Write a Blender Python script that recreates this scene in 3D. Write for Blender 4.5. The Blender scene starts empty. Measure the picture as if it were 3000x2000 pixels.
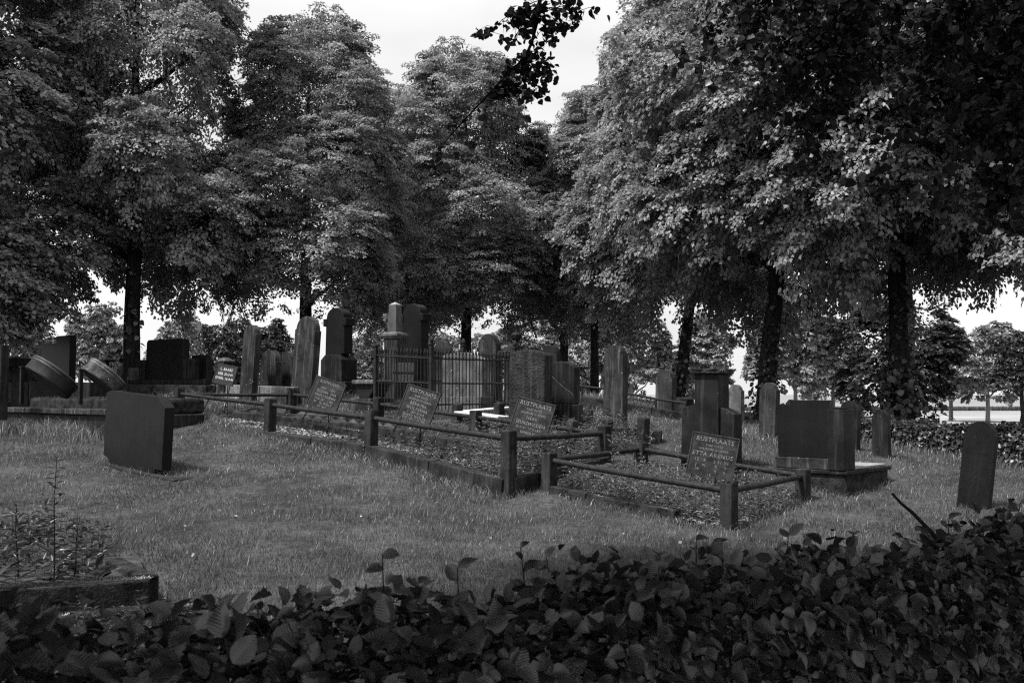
import bpy, bmesh, math, random
import numpy as np
from mathutils import Vector, Matrix
from mathutils import noise as mnoise
S = bpy.context.scene
COL = S.collection
F = 2917.0; CX = 1500.0; EYE = 1.6; PITCH = math.atan(155/F)
# ---------------------------------------------------------------- camera
cd = bpy.data.cameras.new('camera'); cam = bpy.data.objects.new('camera', cd); COL.objects.link(cam)
cam.location = (0, 0, EYE); cam.rotation_euler = (math.pi/2 + PITCH, 0, 0)
cd.sensor_width = 36; cd.lens = 35.0; cd.clip_start = .05; cd.clip_end = 6000
cd.dof.use_dof = True; cd.dof.focus_distance = 11.0; cd.dof.aperture_fstop = 9.0
S.camera = cam
# ---------------------------------------------------------------- light
SUN_EL, SUN_AZ = 60.0, -124.0      # azimuth from +Y (view direction) towards +X
w = bpy.data.worlds.new('World'); S.world = w; w.use_nodes = True
nt = w.node_tree; nt.nodes.clear()
wo = nt.nodes.new('ShaderNodeOutputWorld'); bg = nt.nodes.new('ShaderNodeBackground')
sky = nt.nodes.new('ShaderNodeTexSky'); sky.sky_type = 'NISHITA'; sky.sun_disc = False
sky.sun_elevation = math.radians(SUN_EL); sky.sun_rotation = math.radians(SUN_AZ)
bw = nt.nodes.new('ShaderNodeRGBToBW'); nt.links.new(sky.outputs[0], bw.inputs[0])
tc = nt.nodes.new('ShaderNodeTexCoord'); mp = nt.nodes.new('ShaderNodeMapping'); mp.inputs['Scale'].default_value = (1.3, 1.3, 4.5)
nz = nt.nodes.new('ShaderNodeTexNoise'); nz.inputs['Scale'].default_value = 1.6; nz.inputs['Detail'].default_value = 5
cr = nt.nodes.new('ShaderNodeMapRange'); cr.inputs[1].default_value = .38; cr.inputs[2].default_value = .62
cr.inputs[3].default_value = 4.9; cr.inputs[4].default_value = 6.1
mx = nt.nodes.new('ShaderNodeMix'); mx.data_type = 'FLOAT'; mx.inputs[0].default_value = .94
nt.links.new(tc.outputs['Generated'], mp.inputs[0]); nt.links.new(mp.outputs[0], nz.inputs['Vector'])
nt.links.new(nz.outputs[0], cr.inputs[0]); nt.links.new(bw.outputs[0], mx.inputs[2]); nt.links.new(cr.outputs[0], mx.inputs[3])
nt.links.new(mx.outputs[0], bg.inputs[0]); bg.inputs[1].default_value = .12
nt.links.new(bg.outputs[0], wo.inputs[0])
sl = bpy.data.lights.new('sun', 'SUN'); sl.energy = 3.7; sl.angle = math.radians(8)
so = bpy.data.objects.new('sun', sl); COL.objects.link(so)
el, az = math.radians(SUN_EL), math.radians(SUN_AZ)
sdir = Vector((math.sin(az)*math.cos(el), math.cos(az)*math.cos(el), math.sin(el)))
so.rotation_euler = sdir.to_track_quat('Z', 'Y').to_euler(); so.location = (-20, 10, 40)
S.view_settings.view_transform = 'Standard'; S.view_settings.look = 'None'
S.view_settings.exposure = 0.55; S.view_settings.gamma = 1.0; S.view_settings.use_curve_mapping = False
S.cycles.use_denoising = False; S.cycles.filter_width = 1.2
S.cycles.max_bounces = 6; S.cycles.diffuse_bounces = 3; S.cycles.glossy_bounces = 2; S.cycles.transmission_bounces = 3
S.cycles.transparent_max_bounces = 4; S.cycles.caustics_reflective = False; S.cycles.caustics_refractive = False
rng = np.random.default_rng(7); random.seed(7)

# ---------------------------------------------------------------- helpers
def P(px, py, d):
    u = (px-CX)/F; v = (1000-py)/F
    c, s = math.cos(PITCH), math.sin(PITCH)
    y = c - v*s; z = s + v*c
    return Vector((u/y*d, d, EYE + z/y*d))
def tag(o, label=None, cat=None, group=None, kind=None):
    if label: o['label'] = label
    if cat: o['category'] = cat
    if group: o['group'] = group
    if kind: o['kind'] = kind
    return o
def link(o, parent=None):
    COL.objects.link(o)
    if parent is not None: o.parent = parent
    return o
def empty(name, label, cat, loc, rot=None, group=None):
    o = bpy.data.objects.new(name, None); o.empty_display_size = .2; COL.objects.link(o)
    if rot is not None: o.matrix_world = Matrix.Translation(loc) @ rot
    else: o.location = loc
    return tag(o, label, cat, group)
def G(v): return (v, v, v, 1)

def mesh_np(name, V, T, mat, smooth=False, uv=None):
    """fast mesh: V (n,3), T (m,k) faces of k corners"""
    me = bpy.data.meshes.new(name); V = np.asarray(V, np.float32); T = np.asarray(T, np.int32)
    k = T.shape[1]
    me.vertices.add(len(V)); me.vertices.foreach_set('co', V.ravel())
    me.loops.add(T.size); me.loops.foreach_set('vertex_index', T.ravel())
    me.polygons.add(len(T)); me.polygons.foreach_set('loop_start', np.arange(0, T.size, k, dtype=np.int32))
    if smooth: me.polygons.foreach_set('use_smooth', np.ones(len(T), bool))
    if uv is not None:
        l = me.uv_layers.new(name='UVMap'); l.data.foreach_set('uv', np.asarray(uv, np.float32)[T.ravel()].ravel())
    me.update(calc_edges=True); me.materials.append(mat)
    return me
def obj(name, me, parent=None, loc=None):
    o = bpy.data.objects.new(name, me); link(o, parent)
    if loc is not None: o.location = loc
    return o

class MB:
    """collects boxes, prisms, lathes and tubes; build() links them as one mesh object"""
    def __init__(s): s.v = []; s.f = []; s.sm = []
    def add(s, vs, fs, smooth=False, M=None):
        b = len(s.v)
        s.v += [tuple(M @ Vector(q)) if M is not None else tuple(q) for q in vs]
        s.f += [[b+i for i in f] for f in fs]; s.sm += [smooth]*len(fs); return s
    def box(s, x0, x1, y0, y1, z0, z1, M=None, tx=0, ty=0):
        vs = [(x0,y0,z0),(x1,y0,z0),(x1,y1,z0),(x0,y1,z0),(x0+tx,y0+ty,z1),(x1-tx,y0+ty,z1),(x1-tx,y1-ty,z1),(x0+tx,y1-ty,z1)]
        return s.add(vs, [(0,3,2,1),(4,5,6,7),(0,1,5,4),(1,2,6,5),(2,3,7,6),(3,0,4,7)], M=M)
    def prism(s, pts, y0, y1, M=None):
        n = len(pts); vs = [(x, y0, z) for x, z in pts]+[(x, y1, z) for x, z in pts]
        fs = [list(range(n)), list(range(2*n-1, n-1, -1))]+[(i, n+i, n+(i+1) % n, (i+1) % n) for i in range(n)]
        return s.add(vs, fs, M=M)
    def lathe(s, prof, n=24, M=None, smooth=True):
        vs = []; fs = []
        for r, z in prof:
            for i in range(n): vs.append((r*math.cos(2*math.pi*i/n), r*math.sin(2*math.pi*i/n), z))
        for j in range(len(prof)-1):
            for i in range(n): fs.append((j*n+i, j*n+(i+1) % n, (j+1)*n+(i+1) % n, (j+1)*n+i))
        s.add(vs, fs, smooth, M)
        s.add([vs[i] for i in range(n)][::-1], [list(range(n))], M=M)
        return s.add(vs[-n:], [list(range(n))], M=M)
    def tube(s, pts, rads, n=8, cap=True, smooth=True):
        pts = [Vector(p) for p in pts]
        if not hasattr(rads, '__len__'): rads = [rads]*len(pts)
        vs = []; fs = []; up = Vector((0, 0, 1)); prev = None
        for i, p in enumerate(pts):
            t = (pts[min(i+1, len(pts)-1)]-pts[max(i-1, 0)]).normalized()
            if prev is None: a = t.cross(up) if abs(t.z) < .95 else t.cross(Vector((1, 0, 0)))
            else: a = prev - t*prev.dot(t)
            a.normalize(); prev = a; b = t.cross(a)
            for k in range(n):
                q = 2*math.pi*k/n; vs.append(p+(a*math.cos(q)+b*math.sin(q))*rads[i])
        for i in range(len(pts)-1):
            for k in range(n): fs.append((i*n+k, i*n+(k+1) % n, (i+1)*n+(k+1) % n, (i+1)*n+k))
        s.add(vs, fs, smooth)
        if cap: s.add(vs[:n], [list(range(n))[::-1]]); s.add(vs[-n:], [list(range(n))])
        return s
    def build(s, name, mat, parent=None, bevel=0, loc=None, M=None):
        me = bpy.data.meshes.new(name); me.from_pydata(s.v, [], s.f); me.update()
        bm = bmesh.new(); bm.from_mesh(me)
        if bevel: 
            bmesh.ops.remove_doubles(bm, verts=bm.verts, dist=1e-5)
        bmesh.ops.recalc_face_normals(bm, faces=bm.faces)
        bm.to_mesh(me); bm.free()
        if not bevel: me.polygons.foreach_set('use_smooth', s.sm)
        me.materials.append(mat)
        o = obj(name, me, parent, loc)
        if M is not None: o.matrix_local = M
        if bevel:
            m = o.modifiers.new('bevel', 'BEVEL'); m.width = bevel; m.segments = 2; m.limit_method = 'ANGLE'; m.angle_limit = math.radians(35)
        return o

# ---------------------------------------------------------------- materials (a black-and-white world)
def mat(name):
    m = bpy.data.materials.new(name); m.use_nodes = True; n = m.node_tree.nodes; n.clear(); return m, m.node_tree
def N(nt, t, **kw):
    n = nt.nodes.new(t)
    for k, v in kw.items():
        if k in n.inputs: n.inputs[k].default_value = v
        else: setattr(n, k, v)
    return n
def mapr(nt, src, a, b, c, d):
    m = N(nt, 'ShaderNodeMapRange'); nt.links.new(src, m.inputs[0])
    for i, v in enumerate((a, b, c, d)): m.inputs[i+1].default_value = v
    return m.outputs[0]
def math_(nt, op, a, b=None):
    m = N(nt, 'ShaderNodeMath', operation=op)
    for i, q in enumerate((a, b)):
        if q is None: continue
        if isinstance(q, (int, float)): m.inputs[i].default_value = q
        else: nt.links.new(q, m.inputs[i])
    return m.outputs[0]
def fmix(nt, fac, a, b):
    m = N(nt, 'ShaderNodeMix', data_type='FLOAT')
    for i, q in ((0, fac), (2, a), (3, b)):
        if isinstance(q, (int, float)): m.inputs[i].default_value = q
        else: nt.links.new(q, m.inputs[i])
    return m.outputs[0]
def noise(nt, vec, scale, detail=4, rough=.55):
    n = N(nt, 'ShaderNodeTexNoise', Scale=scale, Detail=detail, Roughness=rough); nt.links.new(vec, n.inputs['Vector']); return n.outputs[0]
def finish(nt, col, rough=.8, bump=None, bstr=.3, bdist=.01, spec=.5, metal=0):
    b = N(nt, 'ShaderNodeBsdfPrincipled'); nt.links.new(col, b.inputs['Base Color'])
    if isinstance(rough, (int, float)): b.inputs['Roughness'].default_value = rough
    else: nt.links.new(rough, b.inputs['Roughness'])
    b.inputs['Specular IOR Level'].default_value = spec; b.inputs['Metallic'].default_value = metal
    if bump is not None:
        u = N(nt, 'ShaderNodeBump', Strength=bstr, Distance=bdist); nt.links.new(bump, u.inputs['Height']); nt.links.new(u.outputs[0], b.inputs['Normal'])
    o = N(nt, 'ShaderNodeOutputMaterial'); nt.links.new(b.outputs[0], o.inputs[0])
def stone_mat(name, lo, hi, speck=.5, streak=.4, moss=.3, bstr=.35, bdist=.008, rough=.75, grain=90, spec=.13):
    m, t = mat(name); tc = N(t, 'ShaderNodeTexCoord'); v = tc.outputs['Object']
    oi = N(t, 'ShaderNodeObjectInfo'); add = N(t, 'ShaderNodeVectorMath', operation='ADD')
    sc = N(t, 'ShaderNodeVectorMath', operation='SCALE'); sc.inputs['Scale'].default_value = 37.0
    cmb = N(t, 'ShaderNodeCombineXYZ')
    for i in range(3): t.links.new(oi.outputs['Random'], cmb.inputs[i])
    t.links.new(cmb.outputs[0], sc.inputs[0]); t.links.new(v, add.inputs[0]); t.links.new(sc.outputs[0], add.inputs[1]); v = add.outputs[0]
    big = noise(t, v, 3.2, 5, .6); fine = noise(t, v, grain, 3)
    c = fmix(t, mapr(t, big, .35, .65, 0, 1), lo, hi)
    c = math_(t, 'MULTIPLY', c, mapr(t, fine, .3, .7, .55, 1.5))
    mpn = N(t, 'ShaderNodeMapping'); mpn.inputs['Scale'].default_value = (14, 14, .9); t.links.new(v, mpn.inputs[0])
    st = noise(t, mpn.outputs[0], 1.3, 3, .6)
    c = fmix(t, mapr(t, st, .52, .66, 0, streak), c, hi*2.6)
    mo = noise(t, v, 5.5, 6, .7)
    c = fmix(t, mapr(t, mo, .52, .66, 0, moss), c, lo*.45)
    vo = N(t, 'ShaderNodeTexVoronoi', Scale=10.0); t.links.new(v, vo.inputs['Vector'])
    sp = mapr(t, vo.outputs['Distance'], .10, .17, 1, 0)
    gate = mapr(t, noise(t, v, 7, 3), .5, .62, 0, 1)
    c = fmix(t, math_(t, 'MULTIPLY', math_(t, 'MULTIPLY', sp, gate), speck), c, min(.5, hi*4))
    h = math_(t, 'ADD', math_(t, 'MULTIPLY', fine, .5), big)
    finish(t, c, rough, h, bstr, bdist, spec)
    return m
def simple_mat(name, lo, hi, scale=8, rough=.8, bstr=.3, spec=.4, metal=0, bdist=.005, stretch=(1, 1, 1)):
    m, t = mat(name); tc = N(t, 'ShaderNodeTexCoord'); mpn = N(t, 'ShaderNodeMapping'); mpn.inputs['Scale'].default_value = stretch
    t.links.new(tc.outputs['Object'], mpn.inputs[0]); v = mpn.outputs[0]
    n = noise(t, v, scale, 6, .65); f = noise(t, v, scale*8, 3)
    c = math_(t, 'MULTIPLY', fmix(t, mapr(t, n, .38, .62, 0, 1), lo, hi), mapr(t, f, .3, .7, .75, 1.25))
    finish(t, c, rough, math_(t, 'ADD', n, math_(t, 'MULTIPLY', f, .4)), bstr, bdist, spec, metal)
    return m
def leaf_mat(name, lo, hi, trans=.25, gloss=.06, grough=.38, patch=0.0, vein=False, tfac=1.0):
    m, t = mat(name); g = N(t, 'ShaderNodeNewGeometry')
    c = mapr(t, g.outputs['Random Per Island'], 0, 1, lo, hi)
    if patch:
        tc = N(t, 'ShaderNodeTexCoord')
        c = math_(t, 'MULTIPLY', c, mapr(t, noise(t, tc.outputs['Object'], patch, 4), .33, .67, .62, 1.38))
    nrm = None
    if vein:
        uvn = N(t, 'ShaderNodeUVMap'); sx = N(t, 'ShaderNodeSeparateXYZ'); t.links.new(uvn.outputs[0], sx.inputs[0])
        a = math_(t, 'ABSOLUTE', math_(t, 'SUBTRACT', sx.outputs[0], .5))
        ph = math_(t, 'MULTIPLY', math_(t, 'SUBTRACT', sx.outputs[1], math_(t, 'MULTIPLY', a, .55)), 62.0)
        wv = math_(t, 'SINE', ph)
        rib = mapr(t, a, 0, .035, 1, 0)
        c = math_(t, 'MULTIPLY', c, mapr(t, wv, -1, 1, .92, 1.05)); c = math_(t, 'MULTIPLY', c, math_(t, 'ADD', 1, math_(t, 'MULTIPLY', rib, .6)))
        bp = N(t, 'ShaderNodeBump', Strength=.22, Distance=.001); t.links.new(wv, bp.inputs['Height']); nrm = bp.outputs[0]
    d = N(t, 'ShaderNodeBsdfDiffuse'); tr = N(t, 'ShaderNodeBsdfTranslucent'); gl = N(t, 'ShaderNodeBsdfGlossy'); gl.inputs['Roughness'].default_value = grough
    t.links.new(c, d.inputs[0]); t.links.new(math_(t, 'MULTIPLY', c, tfac), tr.inputs[0]); gl.inputs[0].default_value = G(.85)
    if nrm is not None:
        for q in (d, gl): t.links.new(nrm, q.inputs['Normal'])
    m1 = N(t, 'ShaderNodeMixShader'); m1.inputs[0].default_value = trans; t.links.new(d.outputs[0], m1.inputs[1]); t.links.new(tr.outputs[0], m1.inputs[2])
    m2 = N(t, 'ShaderNodeMixShader'); m2.inputs[0].default_value = gloss; t.links.new(m1.outputs[0], m2.inputs[1]); t.links.new(gl.outputs[0], m2.inputs[2])
    o = N(t, 'ShaderNodeOutputMaterial'); t.links.new(m2.outputs[0], o.inputs[0])
    return m
M_granite = stone_mat('polished dark granite', .009, .014, speck=.12, streak=.12, moss=.1, bstr=.05, rough=.4, grain=160, spec=.16)
M_blue = stone_mat('weathered bluestone', .018, .052, speck=.95, streak=.7, moss=.5)
M_bluedark = stone_mat('dark bluestone', .010, .026, speck=.8, streak=.5, moss=.4, rough=.6)
M_darklich = stone_mat('near-black lichen-dotted stone', .009, .016, speck=.6, streak=.2, moss=.2, rough=.7, spec=.1)
M_lime = stone_mat('pale lichened stone', .06, .14, speck=.6, streak=.3, moss=.7, bstr=.5)
M_gran_light = stone_mat('speckled granite', .065, .14, speck=.3, streak=.0, moss=.1, grain=130, bstr=.1)
M_rough = stone_mat('hewn rough stone', .016, .038, speck=.2, streak=.4, moss=.3, bstr=1.0, bdist=.05, grain=30)
M_conc = stone_mat('weathered concrete', .016, .044, speck=.7, streak=.3, moss=.7, bstr=.6, rough=.9)
M_conc_pale = stone_mat('pale concrete', .14, .26, speck=.4, streak=.3, moss=.6, bstr=.5, rough=.9)
M_ledger = stone_mat('pale tiled ledger', .26, .38, speck=.1, streak=.1, moss=.15, bstr=.2, rough=.6)
M_moss = simple_mat('moss', .02, .11, 14, .95, 1.0, .1, bdist=.03)
M_kerb = simple_mat('mossy kerb stone', .012, .05, 7, .95, .8, .1, bdist=.02)
M_iron = simple_mat('painted iron', .010, .03, 14, .7, .3, .25)
M_white = simple_mat('sky-white metal bar', .62, .8, 10, .5, .1)  # near-white colour stands in for sky reflected off flat metal bars
M_drum = simple_mat('dark zinc', .03, .055, 5, .5, .2, .5, stretch=(1, 1, 1))
M_drum2 = simple_mat('flaking zinc', .02, .15, 6, .6, .5, .4)
M_drumback = simple_mat('black zinc back', .01, .018, 6, .6, .2, .3)
M_sign_b = simple_mat('black sign panel', .008, .014, 9, .4, .1, .5)
M_sign = simple_mat('weathered sign panel', .012, .045, 7, .7, .15, .15)
M_frame = simple_mat('rusted frame', .015, .05, 25, .8, .6, .3)
M_letter = simple_mat('worn white lettering', .38, .7, 30, .7, .1)
M_letter_w = simple_mat('faded white lettering', .03, .27, 40, .7, .1)
M_wood = simple_mat('old board', .03, .06, 6, .8, .4, .3, stretch=(1, 1, 12))
M_bark = simple_mat('linden bark', .015, .05, 7, .95, 1.0, .1, bdist=.04, stretch=(2.4, 2.4, .5))
M_twig = simple_mat('dark twig', .008, .02, 20, .9, .3, .2)
M_paleb = simple_mat('pale young bark', .12, .24, 6, .9, .5, .1, stretch=(2, 2, .6))
M_leaf = leaf_mat('linden leaf', .19, .42, .44, .035, .5, patch=.7)
M_bract = leaf_mat('pale linden bract', .26, .46, .35, .05)
M_leaf_d = leaf_mat('silhouette-dark linden leaf', .02, .045, .2, .05)  # silhouette shade of the near linden put into its leaf colour
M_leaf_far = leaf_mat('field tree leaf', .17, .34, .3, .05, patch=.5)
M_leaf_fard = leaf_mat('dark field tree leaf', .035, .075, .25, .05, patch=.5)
M_beech = leaf_mat('hedge beech leaf', .015, .062, .2, .09, .4, vein=True)
M_hedge_b = leaf_mat('back hedge leaf', .03, .08, .2, .05)
M_ivy = leaf_mat('trunk sprout leaf', .05, .13, .25, .07)
M_weed = leaf_mat('weed leaf', .09, .22, .3, .05)
M_weed_d = leaf_mat('dark weed leaf', .035, .08, .3, .04)
M_litter = leaf_mat('dry leaf litter', .08, .45, .1, .03)
M_grass = leaf_mat('lawn grass', .09, .20, .35, .04, .45, patch=1.1)
M_grass_t = leaf_mat('long rank grass', .10, .30, .35, .05)
M_grass_f = leaf_mat('far rough grass', .16, .34, .35, .03)
# ---------------------------------------------------------------- ground surface through the feet of everything
GP = [(400,1376,13.5),(560,1395,12.9),(200,1860,6.5),(440,1850,6.4),(1480,1462,11.9),(1290,1400,12.8),(1086,1335,13.7),(790,1278,15.5),(523,1225,17.3),
 (1600,1446,12.2),(2135,1552,10.5),(2360,1482,12.1),(1880,1395,13.6),(2860,1482,11.5),(2330,1412,12.7),(2590,1400,13.5),(2490,1322,15.5),
 (2585,1330,15.0),(2560,1305,17),(3000,1372,14.5),(2250,1285,15.5),(1950,1225,18),(1800,1245,15.5),(1650,1245,15),(880,1203,18.9),
 (735,1178,18.4),(490,1150,23),(650,1212,16.6),(1000,1138,20),(1150,1160,20),(150,1268,16),(0,1272,17.6),(375,1128,24),(1995,1190,26),
 (2245,1250,21),(2630,1252,19.5),(1740,1180,33),(900,1140,26),(1350,1205,17.9),(100,1140,24),(1700,1330,13.2),(2100,1335,13.2),(1400,1150,30),
 (1200,1560,9.2),(600,1600,8.6),(1000,1900,5.6),(2000,1900,5.8),(2700,1700,7.5)]
pts = [P(*g) for g in GP]
A = [(p.x, p.y, p.z) for p in pts]
A += [(-6,2,.12),(0,2,.05),(6,2,.05),(0,-3,0),(-8,-3,0),(8,-3,0),(-12,8,.5),(12,8,.1),(-16,18,1.2),(13,14,.3),(14,22,.2),(-18,28,1.0),(-10,36,.6),(0,42,.2),(8,38,.0),(16,34,-.3)]
for q in range(-5, 6): A += [(q*9, 56, -.6), (q*9, 70, -.6)]
for q in (-10, 0, 12, 24, 36, 48): A += [(-30, q, .0), (27, q, -.5), (42, q, -.6), (-45, q, -.4)]
A = np.array(A)
def tps(r2): return np.where(r2 > 0, r2*np.log(np.maximum(r2, 1e-12))*.5, 0)
_n = len(A); _d = ((A[:, None, :2]-A[None, :, :2])**2).sum(2)
_K = tps(_d)+np.eye(_n)*1.5; _Pm = np.c_[np.ones(_n), A[:, :2]]
_M = np.block([[_K, _Pm], [_Pm.T, np.zeros((3, 3))]]); _sol = np.linalg.solve(_M, np.r_[A[:, 2], 0, 0, 0])
def gz(x, y):
    x = np.asarray(x, float); y = np.asarray(y, float); sh = x.shape; x = x.ravel(); y = y.ravel(); out = np.empty(len(x))
    for i in range(0, len(x), 40000):
        a, b = x[i:i+40000], y[i:i+40000]
        r2 = (a[:, None]-A[None, :, 0])**2+(b[:, None]-A[None, :, 1])**2
        out[i:i+40000] = tps(r2) @ _sol[:_n]+_sol[_n]+_sol[_n+1]*a+_sol[_n+2]*b
    f = np.clip((np.hypot(x, y-20)-38)/14, 0, 1); out = out*(1-f)-.6*f
    return out.reshape(sh)
def gp(x, y): return Vector((x, y, float(gz(x, y))))
Rw = Vector((.735, -.68)); Dp = Vector((.68, .735))       # the two directions of the plots
# enclosure corners
Q = [P(1490,1400,12.0), P(1086,1300,13.75), P(790,1262,15.5), P(523,1222,17.3)]
def inpoly(x, y, poly):
    r = np.zeros(len(x), bool); j = len(poly)-1
    for i in range(len(poly)):
        xi, yi = poly[i]; xj, yj = poly[j]
        r ^= ((yi > y) != (yj > y)) & (x < (xj-xi)*(y-yi)/(yj-yi+1e-12)+xi); j = i
    return r
def segdist(x, y, a, b):
    ax, ay = a; bx_, by = b; dx, dy = bx_-ax, by-ay; t = np.clip(((x-ax)*dx+(y-ay)*dy)/(dx*dx+dy*dy), 0, 1)
    return np.hypot(x-ax-t*dx, y-ay-t*dy)
R5 = P(1770,1340,13.4); R4 = P(1393,1262,15.05); R2_ = P(1108,1225,16.75); R1 = P(853,1212,18.3)
P1, P2, P3, P4 = P(1608,1440,12.2), P(2135,1545,10.5), P(2352,1475,12.1), P(1877,1388,13.6)
poly1 = [(Q[0].x, Q[0].y), (Q[3].x, Q[3].y), (R1.x, R1.y), (R5.x, R5.y)]
poly2 = [(p.x, p.y) for p in (P1, P2, P3, P4)]
xs = np.r_[-3000, -900, -300, -120, -70, np.arange(-45, -15, 1.5), np.arange(-15, 15, .22), np.arange(15, 46, 1.5), 70, 120, 300, 900, 3000]
ys = np.r_[-300, -60, -20, -10, np.arange(-6, 3, 1.), np.arange(3, 27, .22), np.arange(27, 66, 1.3), 80, 120, 220, 500, 1200, 4500]
XX, YY = np.meshgrid(xs, ys); ZZ = gz(XX, YY)
nearm = (np.abs(XX) < 16) & (YY < 27)
lump = np.array([mnoise.noise(Vector((a*1.3, b*1.3, 0)))*.03+mnoise.noise(Vector((a*4, b*4, 3)))*.012 for a, b in zip(XX.ravel(), YY.ravel())]).reshape(XX.shape)
ZZ = ZZ+np.where(nearm, lump, 0)
ZZ = ZZ-.16*(inpoly(XX.ravel(), YY.ravel(), poly1) | inpoly(XX.ravel(), YY.ravel(), poly2)).reshape(XX.shape)
nx, ny = len(xs), len(ys); idx = np.arange(nx*ny).reshape(ny, nx)
T = np.stack([idx[:-1, :-1], idx[:-1, 1:], idx[1:, 1:], idx[1:, :-1]], -1).reshape(-1, 4)
M_soil = simple_mat('turf and soil', .035, .085, 1.4, .95, .8, .1, bdist=.03)
g = obj('ground', mesh_np('ground', np.stack([XX, YY, ZZ], -1).reshape(-1, 3), T, M_soil, True)); g['kind'] = 'structure'
M_field = simple_mat('ripe field', .25, .37, .12, .9, .3, .1, stretch=(.25, 1, 1))
fx = np.r_[-3000, -600, -150, np.arange(-90, 91, 3.), 150, 600, 3000]; fy = np.r_[56.5, np.arange(58, 130, 2.), 133.5]
def sheet(name, fx, fy, z, m):
    X, Y = np.meshgrid(fx, fy); Z = np.full(X.shape, z); i = np.arange(X.size).reshape(X.shape)
    T = np.stack([i[:-1, :-1], i[:-1, 1:], i[1:, 1:], i[1:, :-1]], -1).reshape(-1, 4)
    o = obj(name, mesh_np(name, np.stack([X, Y, Z], -1).reshape(-1, 3), T, m)); o['kind'] = 'structure'; return o
sheet('mown_field', fx, fy, -.585, M_field)
M_field2 = simple_mat('standing crop', .22, .29, .05, .9, .3, .1, stretch=(.15, 1, 1))
bx = MB(); bx.box(-3000, 3000, 137, 4400, -.7, -.05); o = bx.build('crop_field', M_field2); o['kind'] = 'structure'

# blades: every blade one thin curved strip
def blades(n, pos, h, wd, lean, segs=1, seed=0):
    r = np.random.default_rng(seed); a = r.uniform(0, 2*np.pi, n); la = r.uniform(0, 2*np.pi, n)
    wv = np.stack([np.cos(a), np.sin(a), np.zeros(n)], 1)*(wd/2)[:, None]
    lv = np.stack([np.cos(la), np.sin(la), np.zeros(n)], 1)*(lean*h)[:, None]; up = np.zeros((n, 3)); up[:, 2] = h
    if segs == 1:
        V = np.stack([pos-wv, pos+wv, pos+up+lv], 1).reshape(-1, 3); T = np.arange(3*n).reshape(n, 3)
    else:
        mid = pos+up*.62+lv*.35; tip = pos+up*.95+lv*1.25
        V = np.stack([pos-wv, pos+wv, mid+wv*.8, mid-wv*.8, tip], 1).reshape(-1, 3)
        b = np.arange(n)[:, None]*5; T = np.concatenate([b+[0, 1, 2], b+[0, 2, 3], b+[3, 2, 4]], 0)
    return V, T
n = 480000
d = 4.2+(27-4.2)*rng.random(n)**1.15; u = rng.uniform(-.68, .68, n); x = u*d; y = d
nzv = np.array([mnoise.noise(Vector((a*.9, b*.9, 5.0))) for a, b in zip(x[::40], y[::40])]).repeat(40)[:n]
keep = ~(inpoly(x, y, poly1) | inpoly(x, y, poly2)); x, y, d, nzv = x[keep], y[keep], d[keep], nzv[keep]
pos = np.stack([x, y, gz(x, y)-.005], 1); n = len(x)
tuft = np.sin(x*3.1+np.sin(y*2.3)*2)*np.sin(y*2.7+np.sin(x*1.9)*2)
h = .62*(.036+.030*rng.random(n))*(1+.5*tuft*(tuft > 0))*(1+rng.random(n)**6)
wd = .0026+.00045*d
near = d < 6.6
V, T = blades(near.sum(), pos[near], h[near], wd[near], rng.uniform(.15, .9, near.sum()), 2, 1)
V2, T2 = blades((~near).sum(), pos[~near], h[~near]*1.15, wd[~near]*1.15, rng.uniform(.1, .8, (~near).sum()), 1, 2)
o = obj('lawn_grass', mesh_np('lawn_grass', np.r_[V, V2], np.r_[T, T2+len(V)], M_grass)); tag(o, 'short mown grass lawn over the whole graveyard', 'grass', kind='stuff')
# long grass along kerbs and round the feet of stones
def xy(v): return (v.x, v.y)
segs = [(xy(Q[0]), xy(Q[3]), .22, 7000, .22), (xy(P1), xy(P2), .14, 1600, .13), (xy(P2), xy(P3), .2, 1500, .16), (xy(P3), xy(P4), .25, 900, .2)]
def seg(pa, pb, spread, n, h, off=0): 
    a, b = P(*pa), P(*pb); segs.append(((a.x-.68*off, a.y-.735*off), (b.x-.68*off, b.y-.735*off), spread, n, h))
seg((0,1270,17.6), (310,1262,15.0), .3, 3800, .5); seg((560,1160,18.2), (850,1165,17.6), .8, 3500, .35); seg((300,1150,19), (700,1160,19.6), .5, 3000, .4)
seg((2560,1255,17.2), (3000,1330,14.7), .4, 2400, .3); seg((1640,1180,19), (2010,1215,18.4), .8, 4500, .3); seg((2150,1240,17), (2330,1290,14.5), .35, 1500, .3)
seg((430,1385,13.4), (640,1400,12.9), .22, 900, .2); seg((300,1372,13.9), (500,1390,13.2), .12, 500, .14); seg((500,1750,6.9), (700,1800,6.2), .2, 300, .10)
seg((2240,1410,13.0), (2480,1420,12.2), .15, 900, .17); seg((2480,1420,12.2), (2610,1400,13.4), .12, 700, .16); seg((2810,1482,11.6), (2930,1485,11.4), .08, 350, .15)
seg((1000,1150,19.5), (1300,1165,19), .8, 2600, .35); seg((1500,1230,15.6),(1900,1235,17.2),.5,1500,.2); seg((60,1160,19.5),(600,1150,20.5),.7,3500,.4); seg((1730,1255,15.4),(1850,1255,15.2),.1,350,.28); seg((2190,1300,15.4),(2310,1300,15.2),.1,400,.25)
seg((1470,1470,11.9),(1760,1400,13.2),.12,700,.16); seg((2510,1330,15.2),(2630,1335,14.8),.1,300,.15); seg((2100,1340,13.2),(2200,1345,12.9),.2,500,.18)
PS, HS = [], []
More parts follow.
